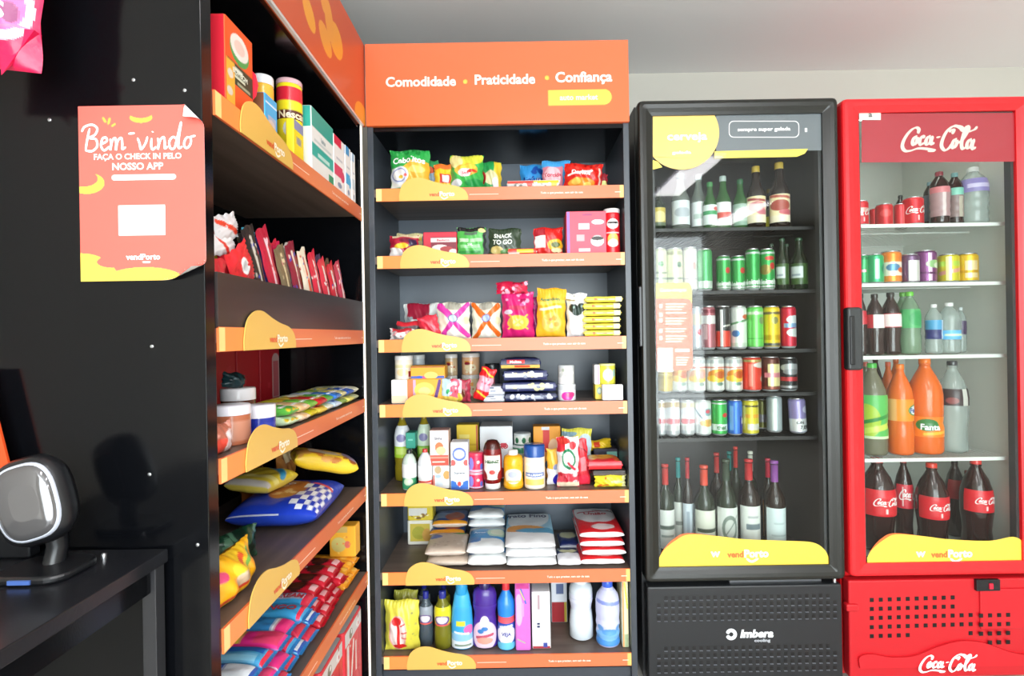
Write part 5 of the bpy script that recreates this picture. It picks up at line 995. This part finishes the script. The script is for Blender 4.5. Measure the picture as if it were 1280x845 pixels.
pouch('bread_bag', 'brown bread bag standing in the shade behind the blue bag', 'bread bag', G, (-.85, 1.70, L4 + .0004), (0, 0, pi / 2), .13, .12, .06, 'a86430;N 10 .1 3 0 0 1 1 8a4a20 c8843c', seed=5)
pouch('bread_bag', 'golden roll bag leaning behind the yellow bread bag', 'bread bag', G, (-.765, 1.745, L4 + .0004), (0, 0, pi / 2), .12, .155, .05, 'b87a34;N 14 .1 3 0 0 1 1 c8843c e0b060 8a5424;R .2 .7 .6 .9 d8c8a0', seed=6)
pouch('leaf_bag', 'dark green glossy bag lying behind the near yellow bag', 'bag', G, (-.66, 1.19, L4 + .0004), (0, 0, RD(60)), .16, .075, .08, '12402c;N 22 .08 3 0 0 1 1 0c2a1e 2a6a4a 5a8a70', seed=7)
lef('p', 'snack_bag', 'snack bag', 'yellow and orange snack bag at the near end of the fourth left shelf', 275, 333, 690, L4, .006, 'f5b41c;N 14 .1 7 0 .3 1 1 f8cc30 f09a1c;E .5 .45 .16 .18 e4c8a8;L .6 .7 .8 .85 .06 7ab84a;L .5 .8 .6 .9 .05 e0582c;E .15 .7 .12 .1 e04a7a;L .1 .15 .6 .3 .05 e0482c;E .1 .9 .12 .06 5ab88a', G, seed=8, t=.08)
# fifth shelf
ords = ['nearest', 'second', 'third', 'fourth', 'fifth', 'sixth']
lay = ['bottom', 'middle', 'top']
BL = ['4aa0d0;R .02 .1 .3 .9 e4e8ec;R .3 .5 .85 .85 2a66b8;R .35 .15 .8 .4 8ac8e4;R .88 .1 .98 .9 e0304a', '2a58b0;R .1 .3 .55 .8 16203a;R .6 .2 .9 .8 dfe6ee;L .1 .2 .9 .1 .02 7ac0e4', '3a9ad0;L .12 .5 .75 .5 .1 c8ccdc;T .42 .5 .4 c8384a CHOCO CREAM;R .8 0 1 1 d8304c', '3f9fd4;T .42 .5 .4 c8384a MORANGO;R .82 0 .9 1 e83050;R .0 .8 1 1 2a7ab8', 'dfe4e8;R .4 .1 .7 .9 3a8ac8;R .75 .1 1 .9 e0307a;R .1 .3 .3 .7 b8c0cc', 'e8308a;R .1 .2 .5 .8 e8d040;R .6 .2 .9 .8 e0406a']
for i in range(6):
    for j in range(3):
        brick('biscuit_pack', f'blue-family biscuit roll, {ords[i]} from the near end, {lay[j]} layer, fifth left shelf', 'biscuit pack', 'blue and white biscuit rolls on the fifth left shelf', (-.632 + rn.uniform(-.006, .006), 1.09 + i * .061, L5 + .0015 + j * .042), (0, 0, RD(rn.uniform(-2, 2))), .175, .058, .041, BL[(5 - i + j) % 6] if j else BL[i % 3], '3a8ac8', 4, None, crimp=.012, seed=i)
for i in range(4):
    for j in range(3):
        brick('biscuit_pack', f'red chocolate biscuit roll, {ords[i]} of the red ones, {lay[j]} layer, fifth left shelf', 'biscuit pack', 'red biscuit rolls on the fifth left shelf', (-.636 + rn.uniform(-.008, .008), 1.456 + i * .054, L5 + .0015 + j * .042), (0, 0, RD(rn.uniform(-3, 3))), .18, .052, .041, 'c41c30;E .62 .5 .1 .36 3a1c18;E .62 .5 .07 .22 5a2c20;T .3 .5 .36 f0d0d4 Passatempo;R .78 .3 .9 .7 e8b0b4;R .95 0 1 1 a01020', 'c01a2c', 4, None, crimp=.012, seed=i)
for i in range(3):
    for j in range(2):
        brick('biscuit_pack', f'orange biscuit roll, {ords[i]} of the orange ones, {"upper" if j else "lower"} layer, fifth left shelf', 'biscuit pack', 'orange biscuit rolls on the fifth left shelf', (-.632, 1.678 + i * .046, L5 + .0015 + j * .038), (0, 0, RD(rn.uniform(-2, 2))), .17, .044, .037, 'f0a22a;N 12 .06 3 0 0 1 1 f8c04a e08a1c', 'f0a22a', 4, None, crimp=.01, seed=i)
carton('biscuit_box', 'orange-yellow box with fruit picture standing on the orange biscuit rolls', 'box', None, (-.583, 1.775, L5 + .079), (0, 0, 0), .085, .05, .1, 'f2b030;R 0 .8 .7 1 c8a860;E .35 .4 .3 .25 d0c070;E .7 .4 .12 .12 d86a5a;N 6 .05 3 .1 .1 .9 .7 e8883a f6cc60')
for i, (a, b, lb) in enumerate(((1.245, 1.42, 'nearest'), (1.43, 1.61, 'middle'), (1.62, 1.80, 'farthest'))):
    carton('milk_pack', f'tall red and white shrink-wrapped milk pack, {lb} one, on the floor shelf below the biscuits', 'milk pack', 'red and white packs under the biscuits', (-.64, (a + b) / 2, L6 + .0004), (0, 0, pi / 2), b - a, .2, .255,
           'e23a46;R 0 .82 1 1 dcdcde;E .35 .9 .1 .06 7a7a6a;R .1 .3 .22 .8 f4eef0;L .3 .2 .5 .75 .08 f6f2f2;R .6 .3 .68 .7 f4dcdc;R .8 0 .84 1 c82434;N 8 .05 2 .1 .7 .9 .95 f2f2f4', sides='e23a46;R 0 .8 1 1 dcdcde', top='c9cacc', r=.012, mat=FILM)

# ------------------------------------------------------------------ black refrigerator
S1, S2, S3, S4, S5 = BS[:5]; S6 = zbd + .0315 + .001
DKG = plain('1d2a1a', .12, name='dark_green_glass'); DKB = plain('241812', .12, name='dark_brown_glass')
CLG = seethrough('clear_glass', 'e8f0ec', 1.3, .03, ('a8b0a8', .3)); GRG = plain('2c5a2a', .12, name='green_glass')
def fr(*a, **k): return cen(*a, **k)
G = 'bottles on the top shelf of the black refrigerator'
top = [(816, 834, 232, .10, DKG, 'c8b040;E .5 .5 .3 .3 e8d890;R 0 0 1 .2 4a5a3a', '2a2a26', 'dark bottle with a mustard label at the left end', '1d2a1a'),
       (843, 865, 214, .10, CLG, 'dfe6e8;E .5 .5 .3 .2 b0b8c0', 'a8c0cc', 'clear bottle with a faint white label', 'c9d2d4'),
       (867, 886, 216, .14, CLG, 'e8ecec;R .2 .3 .8 .5 b8c8c0', 'c9d6da', 'clear narrow bottle behind the faint one', 'c9d2d4'),
       (882, 899, 226, .10, GRG, 'dfeae6;R 0 .5 1 .7 2f9a5a;E .7 .8 .15 .1 d8605a', '3a8a4a', 'green bottle with a white and green label', '2c5a2a'),
       (898, 917, 218, .12, GRG, 'f0f0ee;R .1 .3 .9 .55 d84a3c;E .5 .75 .4 .12 f4f4f4', 'b8c8c4', 'green bottle with a red-striped white label', '2c5a2a'),
       (920, 938, 222, .13, GRG, '8fae9c;R .2 .2 .8 .8 b8ccc0', '3a6a4a', 'dull green bottle left of the two cream labels', '2c4a2c'),
       (939, 961, 205, .10, DKB, 'efe0b0;E .4 .6 .3 .2 b8584a;E .6 .4 .2 .12 c9707a;R 0 0 1 .3 f0e6c8;L .1 .9 .9 .8 .08 a84a4a', 'c8a83a', 'brown bottle with a cream and red label, left of two', '241812'),
       (968, 992, 200, .10, DKB, 'f0e4b8;E .4 .6 .32 .2 a8483a;E .6 .35 .25 .1 c9606a;R 0 0 1 .25 f2ead0;L .1 .95 .9 .85 .08 b85a4a', 'd0b040', 'brown bottle with a cream and red label, right of two', '241812'),
       (958, 972, 235, .17, DKB, 'd8d030;R 0 .6 1 1 3a4a1a', '6a5a20', 'slim bottle with a yellow label between the cream ones', '241812')]
for x0, x1, yt, d, mt, sp, cap, lb, c in top:
    fr('b:beer', 'spirit_bottle', 'bottle', f'{lb}, black fridge top shelf', x0, x1, yt, S1, d, sp, G, col=c, cap=cap, lz=(.08, .5), mat=mt, caph=.1, capr=.44)
def cans(rows, z, fam, G, d0=.1, r='can', **k):
    for x0, x1, yt, d, sp, lb in rows:
        fr(r, 'drink_can', 'can', f'{lb}, {fam}', x0, x1, yt, z, d, sp, G, **k)
G = 'cans and bottles in the black refrigerator'
GC = '2f9a48;R 0 .0 1 .06 c8ccc8;L .1 .12 .9 .2 .08 e0ece4;T .5 .16 .16 e8f2ea Heineken;E .6 .6 .12 .1 c83a34;R 0 .94 1 1 b8c8c0'
cans([(817, 836, 309, .10, 'dfe4c0;E .5 .66 .1 .08 5a8a5a;R 0 .25 1 .3 9aa890;R .2 .4 .8 .45 8a9a7a;N 6 .06 1 0 .1 1 .3 a8b8b0', 'cream can, first from the left'), (836, 856, 309, .10, 'e4e4bc;E .6 .64 .1 .08 5a8060;R 0 .25 1 .3 8a9880;R 0 .9 1 1 a8a87a;R .1 .1 .9 .14 b0b8a0', 'cream can with olive rim, second from the left'),
      (856, 874, 308, .11, 'ece8e0;E .6 .6 .1 .1 d0a0a0;R 0 .24 1 .28 c9c0c8', 'blush white can, third from the left'), (875, 893, 310, .10, '4fae68;R 0 0 1 .2 cfdcd4;R .1 .3 .3 .9 7cc890', 'mint green tall can, fourth from the left'),
      (899, 916, 319, .10, GC, 'green can with a red star, shorter and left of its row'), (917, 935, 319, .12, GC, 'green can with white lettering, set back in its row'), (936, 953, 310, .10, GC.replace('E .6 .6 .12 .1 c83a34;', ''), 'tall green can without a star, near the bottles'), (954, 972, 310, .10, GC + ';E .5 .82 .2 .06 c83a34;E .3 .5 .25 .14 8a7a3a', 'tall green can with gold and red marks, beside the bottles')], S2, 'black fridge second shelf', G)
for x0, x1, yt, d, lb in ((974, 989, 297, .1, 'left'), (994, 1014, 296, .1, 'right')):
    fr('b:beer', 'beer_bottle', 'bottle', f'dark green beer bottle with a pale side label, {lb} one of the front pair', x0, x1, yt, S2, d, '3a5a2a;R .0 .3 .5 .85 c9d4d0;R .1 .4 .4 .5 8a98a0', 'dark green beer bottles on the second shelf', col='1d2a1a', cap='2a4a34', lz=(.1, .5), mat=DKG, caph=.06, capr=.48)
for x0, x1, lb in ((961, 974, 'left'), (980, 994, 'right')):
    fr('b:beer', 'beer_bottle', 'bottle', f'dark green beer bottle seen behind the front pair, {lb} one', x0, x1, 304, S2, .17, None, 'dark green beer bottles on the second shelf', col='1d2a1a', cap='2a4a34', mat=DKG, caph=.06, capr=.48)
cans([(866, 880, 383, .13, 'cfd4dc;R 0 .6 1 .9 e8e0c8;E .6 .4 .2 .08 d84a5a', 'pale blue-grey can behind the notice sticker'), (880, 897, 382, .10, 'a8646c;R 0 .62 1 .84 e6e4e4;R .2 .2 .35 .6 e0b8bc;R 0 .9 1 1 7a2c3a', 'wine red can with a white band'), (898, 916, 382, .10, '2c2c2c;R 0 0 1 .42 d8402f;R .3 .0 .4 1 d8d8d8;L .4 .55 .9 .6 .06 b8b8b0', 'black can with a red lower half'),
      (917, 937, 382, .10, 'e6ebe6;E .7 .8 .16 .07 d86a4a;L .1 .6 .9 .75 .08 6a9a70;E .3 .35 .16 .09 4a7ab0;R 0 0 1 .1 c8d8c8', 'white can with green, red and blue figures'), (938, 958, 382, .10, '6ad060;R 0 .86 1 .94 c8e0c0;E .65 .7 .12 .1 7a9a6a;R 0 .2 1 .22 3a9a3a', 'bright green can left of the yellow one'), (959, 979, 382, .10, 'e8cc2a;R 0 .86 1 .94 6a6040;E .5 .7 .12 .1 8a8a50;R 0 .16 1 .3 c8a418;R 0 0 1 .08 5a5a50', 'yellow can with dark rim'),
      (981, 999, 382, .10, 'c8203a;E .7 .72 .4 .12 e8eef0;E .7 .36 .4 .12 e4ece8;R .2 .5 1 .62 8ab0d8', 'red can with white and blue label')], S3, 'black fridge third shelf', G)
OR = 'e6e8e4;R 0 .72 1 .77 d87a64;E .55 .5 .36 .2 e6963a;E .5 .38 .36 .12 f0c848;E .6 .5 .2 .12 c8642c;E .55 .2 .14 .06 7a9a8a;R 0 .88 1 1 b8c0c0'
cans([(824, 843, 462 - 16, .10, 'c8a83a;R 0 .5 1 .56 e0c868;R 0 .4 1 .44 a88a2a', 'gold can below the notice sticker'), (841, 862, 446, .12, OR.replace('e6e8e4', 'd8dcd8'), 'white can with orange picture half under the notice sticker'), (863, 885, 446, .10, OR.replace('e6963a', 'eab088').replace('c8642c', 'e8a8a0'), 'white can with a faded peach picture'), (886, 909, 446, .10, OR, 'white can with orange picture, left of two alike'), (910, 932, 446, .10, OR + ';R .9 0 1 1 b04a3a', 'white can with orange picture, right of two alike'),
      (933, 956, 446, .10, 'e0402f;E .75 .82 .3 .1 d8d4cc;E .8 .35 .12 .1 c9b8a8;R .3 .1 .42 .85 f08070;R 0 .92 1 1 a89a5a', 'red can with a gold rim'), (957, 979, 446, .10, '5a2a20;R .3 .1 .9 .85 e6dca0;R .2 .4 .9 .56 d88a94;R 0 0 1 .08 8a4a3a', 'brown can with a cream label'), (980, 1001, 447, .10, '242628;E .5 .75 .4 .14 a8acae;E .5 .6 .3 .1 8a8e90;R 0 .28 1 .42 b02c34;R 0 .04 1 .12 9a9c9e', 'black can with a red stripe')], S4, 'black fridge fourth shelf', G)
WRD = 'e8e6e6;R 0 .75 1 1 b89a64;E .5 .72 .4 .14 dcdce0;E .4 .4 .3 .09 d84050;E .7 .4 .3 .07 d87078;R 0 .0 1 .1 c8ccd0'
cans([(822, 834, 500, .12, WRD, 'white and red bronze-necked can cut off at the far left'), (834, 852, 499, .10, WRD, 'white and red can with bronze neck, left of centre pair'), (853, 871, 500, .11, WRD.replace('b89a64', 'd8cca8'), 'white and red can with a cream neck'), (872, 892, 500, .10, 'e8ecec;E .6 .7 .2 .12 8ab0b8;E .6 .72 .1 .06 d86070;E .6 .35 .3 .12 e0b060;L .1 .8 .4 .5 .05 6a8aa0', 'white can with soft blue and orange picture'),
      (893, 912, 500, .10, '3fae52;R 0 .1 1 .3 d8ece0;T .5 .2 .14 3a7a4a that;E .65 .6 .12 .07 d83a34;R 0 .96 1 1 c0c8c4', 'green can with a red dot'), (913, 931, 500, .10, '3a72d0;R .6 0 1 .55 2a3aa0;R .2 .1 .35 .9 7ab0ee;R .7 .3 .9 .5 c8d0e8', 'blue can'), (932, 952, 500, .10, 'd8cc3a;R 0 .86 1 .92 5a5030;R 0 .5 1 .62 e8a83a;R .3 .1 .8 .3 d8d8c8;R .1 .1 .22 .9 f0e880', 'yellow can with pale base')], S5, 'black fridge fifth shelf', G)
fr('can', 'drink_can', 'can', 'dim olive can behind the yellow one, black fridge fifth shelf', 949, 963, 499, S5, .22, '7a7a40;R 0 .2 1 .5 8a8890', G)
fr('can', 'drink_can', 'can', 'plain pale grey slim can set back on the fifth shelf', 963, 981, 495, S5, .14, 'b4c2c4;R .3 .0 .45 1 dfe8e8', G)
o = fr('can', 'drink_can', 'can', 'lilac and white can with black lettering tilted at the right', 993, 1013, 498, S5, .105, '9a90c4;R 0 0 1 .42 e8ecec;E .72 .72 .16 .12 d8d8f0;T .45 .3 .1 22262a GIN;T .6 .14 .13 22262a 7.0%', G, ry=-3)
G = 'wine bottles on the floor of the black refrigerator'
wine = [(824, 846, 583, .12, DKG, 'e2e6e0;R .1 .5 .9 .6 5a6a60;R .2 .3 .8 .36 9aa8a0', 'c8302c', 'with a red capsule and white label, first at the left'), (843, 858, 574, .2, DKG, 'd8dcd4;R .2 .4 .8 .5 8a9088', '2a8a8a', 'with a teal capsule, behind the first'),
        (855, 869, 574, .17, DKB, 'd8e4ec;R .3 .2 .5 .8 a8b8c4', 'b02a34', 'with a narrow pale blue label'), (872, 898, 585, .12, DKG, 'e4e8d8;R .1 .42 .9 .52 4a5a4a;R .2 .2 .8 .26 a8b0a0;R 0 0 1 .04 c8a84a', 'e0503c', 'with a bright red capsule and cream label'),
        (900, 926, 577, .105, DKG, 'dde2dc;E .5 .5 .3 .32 7a8a80;E .5 .5 .2 .22 c8d0c8;L .2 .2 .8 .8 .04 7a8a80', '3a4a3c', 'with a drawn emblem on its tall label'), (891, 908, 568, .24, DKB, None, 'c83030', 'at the back with a scarlet capsule'), (908, 922, 566, .3, DKG, None, '2a9a94', 'at the back with a turquoise capsule'), (916, 930, 560, .26, DKG, None, 'c82a24', 'at the back with a red capsule beside the turquoise one'),
        (929, 955, 577, .13, DKB, 'e6ebe4;R .25 .42 .8 .56 7a8a90;R 0 0 1 .05 c86a4a;R .3 .7 .7 .76 b8c0c0', 'c02a30', 'with a square white label and red capsule'), (934, 950, 566, .26, DKG, None, 'dfe0d0', 'at the back with a cream capsule'), (956, 972, 575, .22, DKB, 'e8a060;E .5 .5 .3 .3 d87a3a', 'c82444', 'behind with a crimson capsule and orange mark'),
        (962, 987, 579, .105, DKB, 'd4e4e4;R .2 .3 .8 .34 b0c4c4;R .3 .6 .7 .64 b8cccc', '8a4a9a', 'with a violet capsule and tall pale label at the right')]
for x0, x1, yt, d, mt, sp, cap, lb in wine:
    fr('b:wine', 'wine_bottle', 'wine bottle', f'dark wine bottle {lb}', x0, x1, yt, S6, d, sp, G, col='1d2a1a', neck=cap, lz=(.1, .52), mat=mt, span=150)

# ------------------------------------------------------------------ red refrigerator
T1, T2, T3, T4 = RS[:4]; T5 = zrd + .0315 + .001
COLA = plain('2a1210', .1, name='cola_bottle', spec=.6); ORA = plain('e0661a', .15, name='orange_drink')
PALE = seethrough('clear_bottle', 'eef4f2', 1.3, .04, ('c8d4d0', .35)); LIME = seethrough('green_tinted_bottle', 'b8d8b8', 1.3, .04, ('98b498', .5))
CK = 'd8202c;T .5 .55 .34 f6ecea @soda;R .46 .1 .5 .3 f0d8d6'
G = 'drinks on the top shelf of the red refrigerator'
fam = 'red fridge top shelf'
cans([(1072, 1090, 250, .10, CK + ';R 0 .55 1 .75 e0a8a0', 'red cola can cut by the door frame'), (1091, 1101, 260, .16, 'c02028;R .5 .1 .6 .9 e88080', 'slim red can behind the first cola can'), (1102, 1121, 254, .12, 'c8222a;E .4 .6 .2 .2 e05050', 'plain red can second in front'), (1123, 1136, 254, .13, 'd03038;R .5 0 .65 1 f08a88', 'slim red can with a bright streak'), (1138, 1161, 245, .10, CK, 'largest red cola can with a white script')], T1, fam, G)
for x0, x1, yt, d, c, sp, cap, mt, lb, kd in ((1124, 1137, 243, .2, '20262a', None, '14181c', COLA, 'black-topped bottle behind the slim red can', 'soda'), (1161, 1176, 226, .16, '3a4450', '5a6470;R .3 0 .5 1 9ab0b8', '8ab0b8', COLA, 'grey-blue bottle beside the large cola can', 'water'),
      (1172, 1194, 212, .10, '6a4a4c', 'a8888a;R 0 .8 1 1 d07a80;R .4 0 .5 .8 d8c8c8', '8a3a44', COLA, 'mauve bottle with a pink shoulder', 'water'), (1192, 1210, 214, .12, '5a4a4a', '8a7472;R .2 .75 .7 1 7ac0ac;R .45 0 .6 .7 b8b0a0', '6a9a9a', COLA, 'brown bottle with a mint mark', 'water'),
      (1214, 1246, 205, .10, 'c8d4d2', '8a80b8;R .2 .3 .8 .6 c8c0e0', 'dfe6e4', PALE, 'broad clear water bottle with a violet band', 'water')):
    fr(f'b:{kd}', 'drink_bottle', 'bottle', f'{lb}, {fam}', x0, x1, yt, T1, d, sp, G, col=c, cap=cap, lz=(.55, .78) if 'violet' in lb else (.15, .7), mat=mt, caph=.08, capr=.4)
G = 'small cans on the second shelf of the red refrigerator'
cans([(1076, 1090, 318, .12, '3aa060;R .1 .4 .5 .5 e8a8b8;R 0 .9 1 1 2a7a4a', 'dark green can at the left end'), (1090, 1110, 317, .10, '34b070;R .35 .1 .5 .9 a8e8c0;E .7 .5 .14 .2 2a8a5a', 'bright green can'), (1110, 1133, 313, .10, 'f08a30;R .15 .2 .85 .7 f4ead8;E .4 .5 .2 .14 5a8ab0;E .65 .4 .12 .1 e86a2c;R 0 .8 1 1 f08020', 'orange and white can'), (1134, 1155, 317, .10, '6a4a6c;R .3 .0 .8 .84 d8d8d6;R .42 .0 .55 .84 f4f4f4', 'grey can with a plum rim'),
      (1153, 1178, 312, .11, '7a3a74;R .4 .0 .5 1 e8c8e8;E .6 .6 .25 .14 9ac88a;L .1 .3 .9 .25 .06 5a2454;E .7 .55 .15 .1 d8e0d8', 'purple grape can'), (1183, 1206, 317, .10, 'd8cc2c;R 0 .6 1 .8 b8d850;L .1 .3 .9 .5 .12 e8a890;R .25 0 .4 1 f4f0a0', 'yellow-green can'), (1207, 1230, 316, .10, 'e4b820;R .25 .1 .6 .8 f0d8a0;R 0 .3 1 .4 d0a010', 'golden yellow can at the right')], T2, 'second shelf of the red refrigerator', G)
G = 'bottles on the third shelf of the red refrigerator'
fam = 'red fridge third shelf'
for x0, x1, yt, d, kd, c, sp, cap, mt, lz, lb in ((1075, 1087, 367, .12, 'cola', '2a1210', 'c02434', '26201f', COLA, (.5, .72), 'cola bottle with a red label half behind the frame'), (1090, 1111, 367, .10, 'cola', '2a1210', 'c02c38;R .3 0 .7 1 e4e2e0', '26201f', COLA, (.44, .66), 'cola bottle with a narrow white and red label'), (1110, 1133, 365, .10, 'cola', '2a1210', 'e6e4e2;R 0 0 1 .06 c83040;R 0 .94 1 1 c83040', '26201f', COLA, (.44, .66), 'cola bottle with a white label'),
      (1126, 1143, 365, .2, 'soda', '98b498', None, '6ab848', LIME, (.4, .6), 'green-capped clear bottle set back'), (1134, 1158, 364, .10, 'soda', '98b498', '4aa864;E .6 .5 .3 .4 2f9a54', '68c040', LIME, (.42, .72), 'clear lime soda bottle with a round green label'),
      (1165, 1184, 380, .10, 'water', 'c8d4d0', 'b0c8e0;R 0 0 .6 .5 2a3070;R 0 .5 .6 1 4a9ac8', 'e8e6e6', PALE, (.3, .68), 'clear water bottle with a navy label'), (1184, 1209, 378, .10, 'water', 'c8d4d0', '6ab8e4;R .2 .4 .8 .6 d8e8c0', 'e6e6e4', PALE, (.28, .46), 'clear water bottle with a sky blue band'), (1200, 1212, 384, .2, 'water', 'c8d4d0', '4a3a5a', 'c8d0d0', PALE, (.4, .7), 'dark-labelled bottle behind the clear ones')):
    fr(f'b:{kd}', 'drink_bottle', 'bottle', f'{lb}, {fam}', x0, x1, yt, T3, d, sp, G, col=c, cap=cap, lz=lz, mat=mt, caph=.07, capr=.38)
G = 'big bottles on the fourth shelf of the red refrigerator'
BRN = seethrough('grey_green_drink', 'b8b8a0', 1.3, .04, ('8a8870', .6))
for x0, x1, yt, d, kd, c, sp, cap, mt, lz, lb in ((1085, 1118, 455, .10, 'soda', '8a8870', '5ab85a;E .2 .4 .3 .4 a8c83a;L .1 .35 .9 .6 .08 2f8a3c;L .1 .15 .9 .35 .12 c8dc5a;R 0 0 1 .06 cfe4b8', '4ab848', BRN, (.19, .66), 'clear guarana bottle with a large green label'), (1121, 1150, 456, .10, 'soda', 'e0661a', 'f5901c;R .0 0 .25 1 f3b070;E .72 .5 .22 .26 3a8a4a;E .72 .5 .18 .2 e8f0f4;T .72 .5 .22 2a4a9a Fanta', 'f07a1c', ORA, (.38, .62), 'orange soda bottle, narrower left one'),
      (1152, 1190, 449, .10, 'soda', 'e0661a', 'f2801a;E .35 .6 .2 .3 2f7a3a;T .4 .5 .3 eef2f8 Fanta;L .3 .15 .7 .25 .05 f8b83a', 'f07a1c', ORA, (.19, .4), 'orange soda bottle, broader right one'), (1188, 1221, 452, .12, 'cola', 'b8ccc8', '3a2a2e;R .5 0 .62 1 c8c8c0;E .3 .3 .12 .2 8a4a4a', '3a3a40', PALE, (.52, .7), 'clear soda bottle with a dark label band'),
      (1080, 1096, 453, .24, 'soda', '8a8870', None, 'd85a4a', BRN, (.3, .6), 'bottle at the back with a coral cap'), (1092, 1110, 445, .3, 'soda', '5a3a30', None, '6a2c34', COLA, (.3, .6), 'bottle at the back with a maroon cap'), (1108, 1126, 453, .24, 'soda', 'c86a3a', None, 'e8603c', ORA, (.3, .6), 'bottle at the back with a red-orange cap'), (1118, 1136, 447, .3, 'soda', 'c86a3a', None, 'e8702c', ORA, (.3, .6), 'tallest bottle at the back with an orange cap')):
    fr(f'b:{kd}', 'soda_bottle', 'soda bottle', f'{lb}, fourth shelf of the red refrigerator', x0, x1, yt, T4, d, sp, G, col=c, cap=cap, lz=lz, mat=mt, caph=.05, capr=.34)
G = 'cola bottles on the floor of the red refrigerator'
for x0, x1, yt, d, sp, cap, lz, lb in ((1056, 1076, 578, .17, CK, 'd82c30', (.42, .7), 'cut off by the left door frame'), (1090, 1131, 576, .10, CK, 'e0383a', (.4, .68), 'with a bright cap, second from the left'), (1127, 1148, 575, .19, 'd0283a;R .25 .1 .28 .9 f0d8d6;T .6 .6 .5 f2e8e6 @soda', 'b82430', (.42, .7), 'third from the left with a dark red cap'), (1161, 1197, 583, .10, CK + ';R 0 .9 1 1 c82430', 'e0402f', (.38, .64), 'with a slightly lower label, left of the gap'),
      (1192, 1213, 576, .24, 'b0262e', '3a3a3c', (.5, .74), 'far back showing a plain red label'), (1208, 1222, 590, .2, 'b8b0a8;R .2 .1 .4 .9 8a8480', '8a3a34', (.4, .7), 'with a grey label turned sideways'), (1218, 1253, 578, .10, CK, 'e0403a', (.44, .68), 'on its own at the right')):
    fr('b:cola', 'soda_bottle', 'soda bottle', f'dark cola bottle {lb}, on the refrigerator floor', x0, x1, yt, T5, d, sp, G, col='2a1210', cap=cap, lz=lz, mat=COLA, caph=.06, capr=.34, span=170)
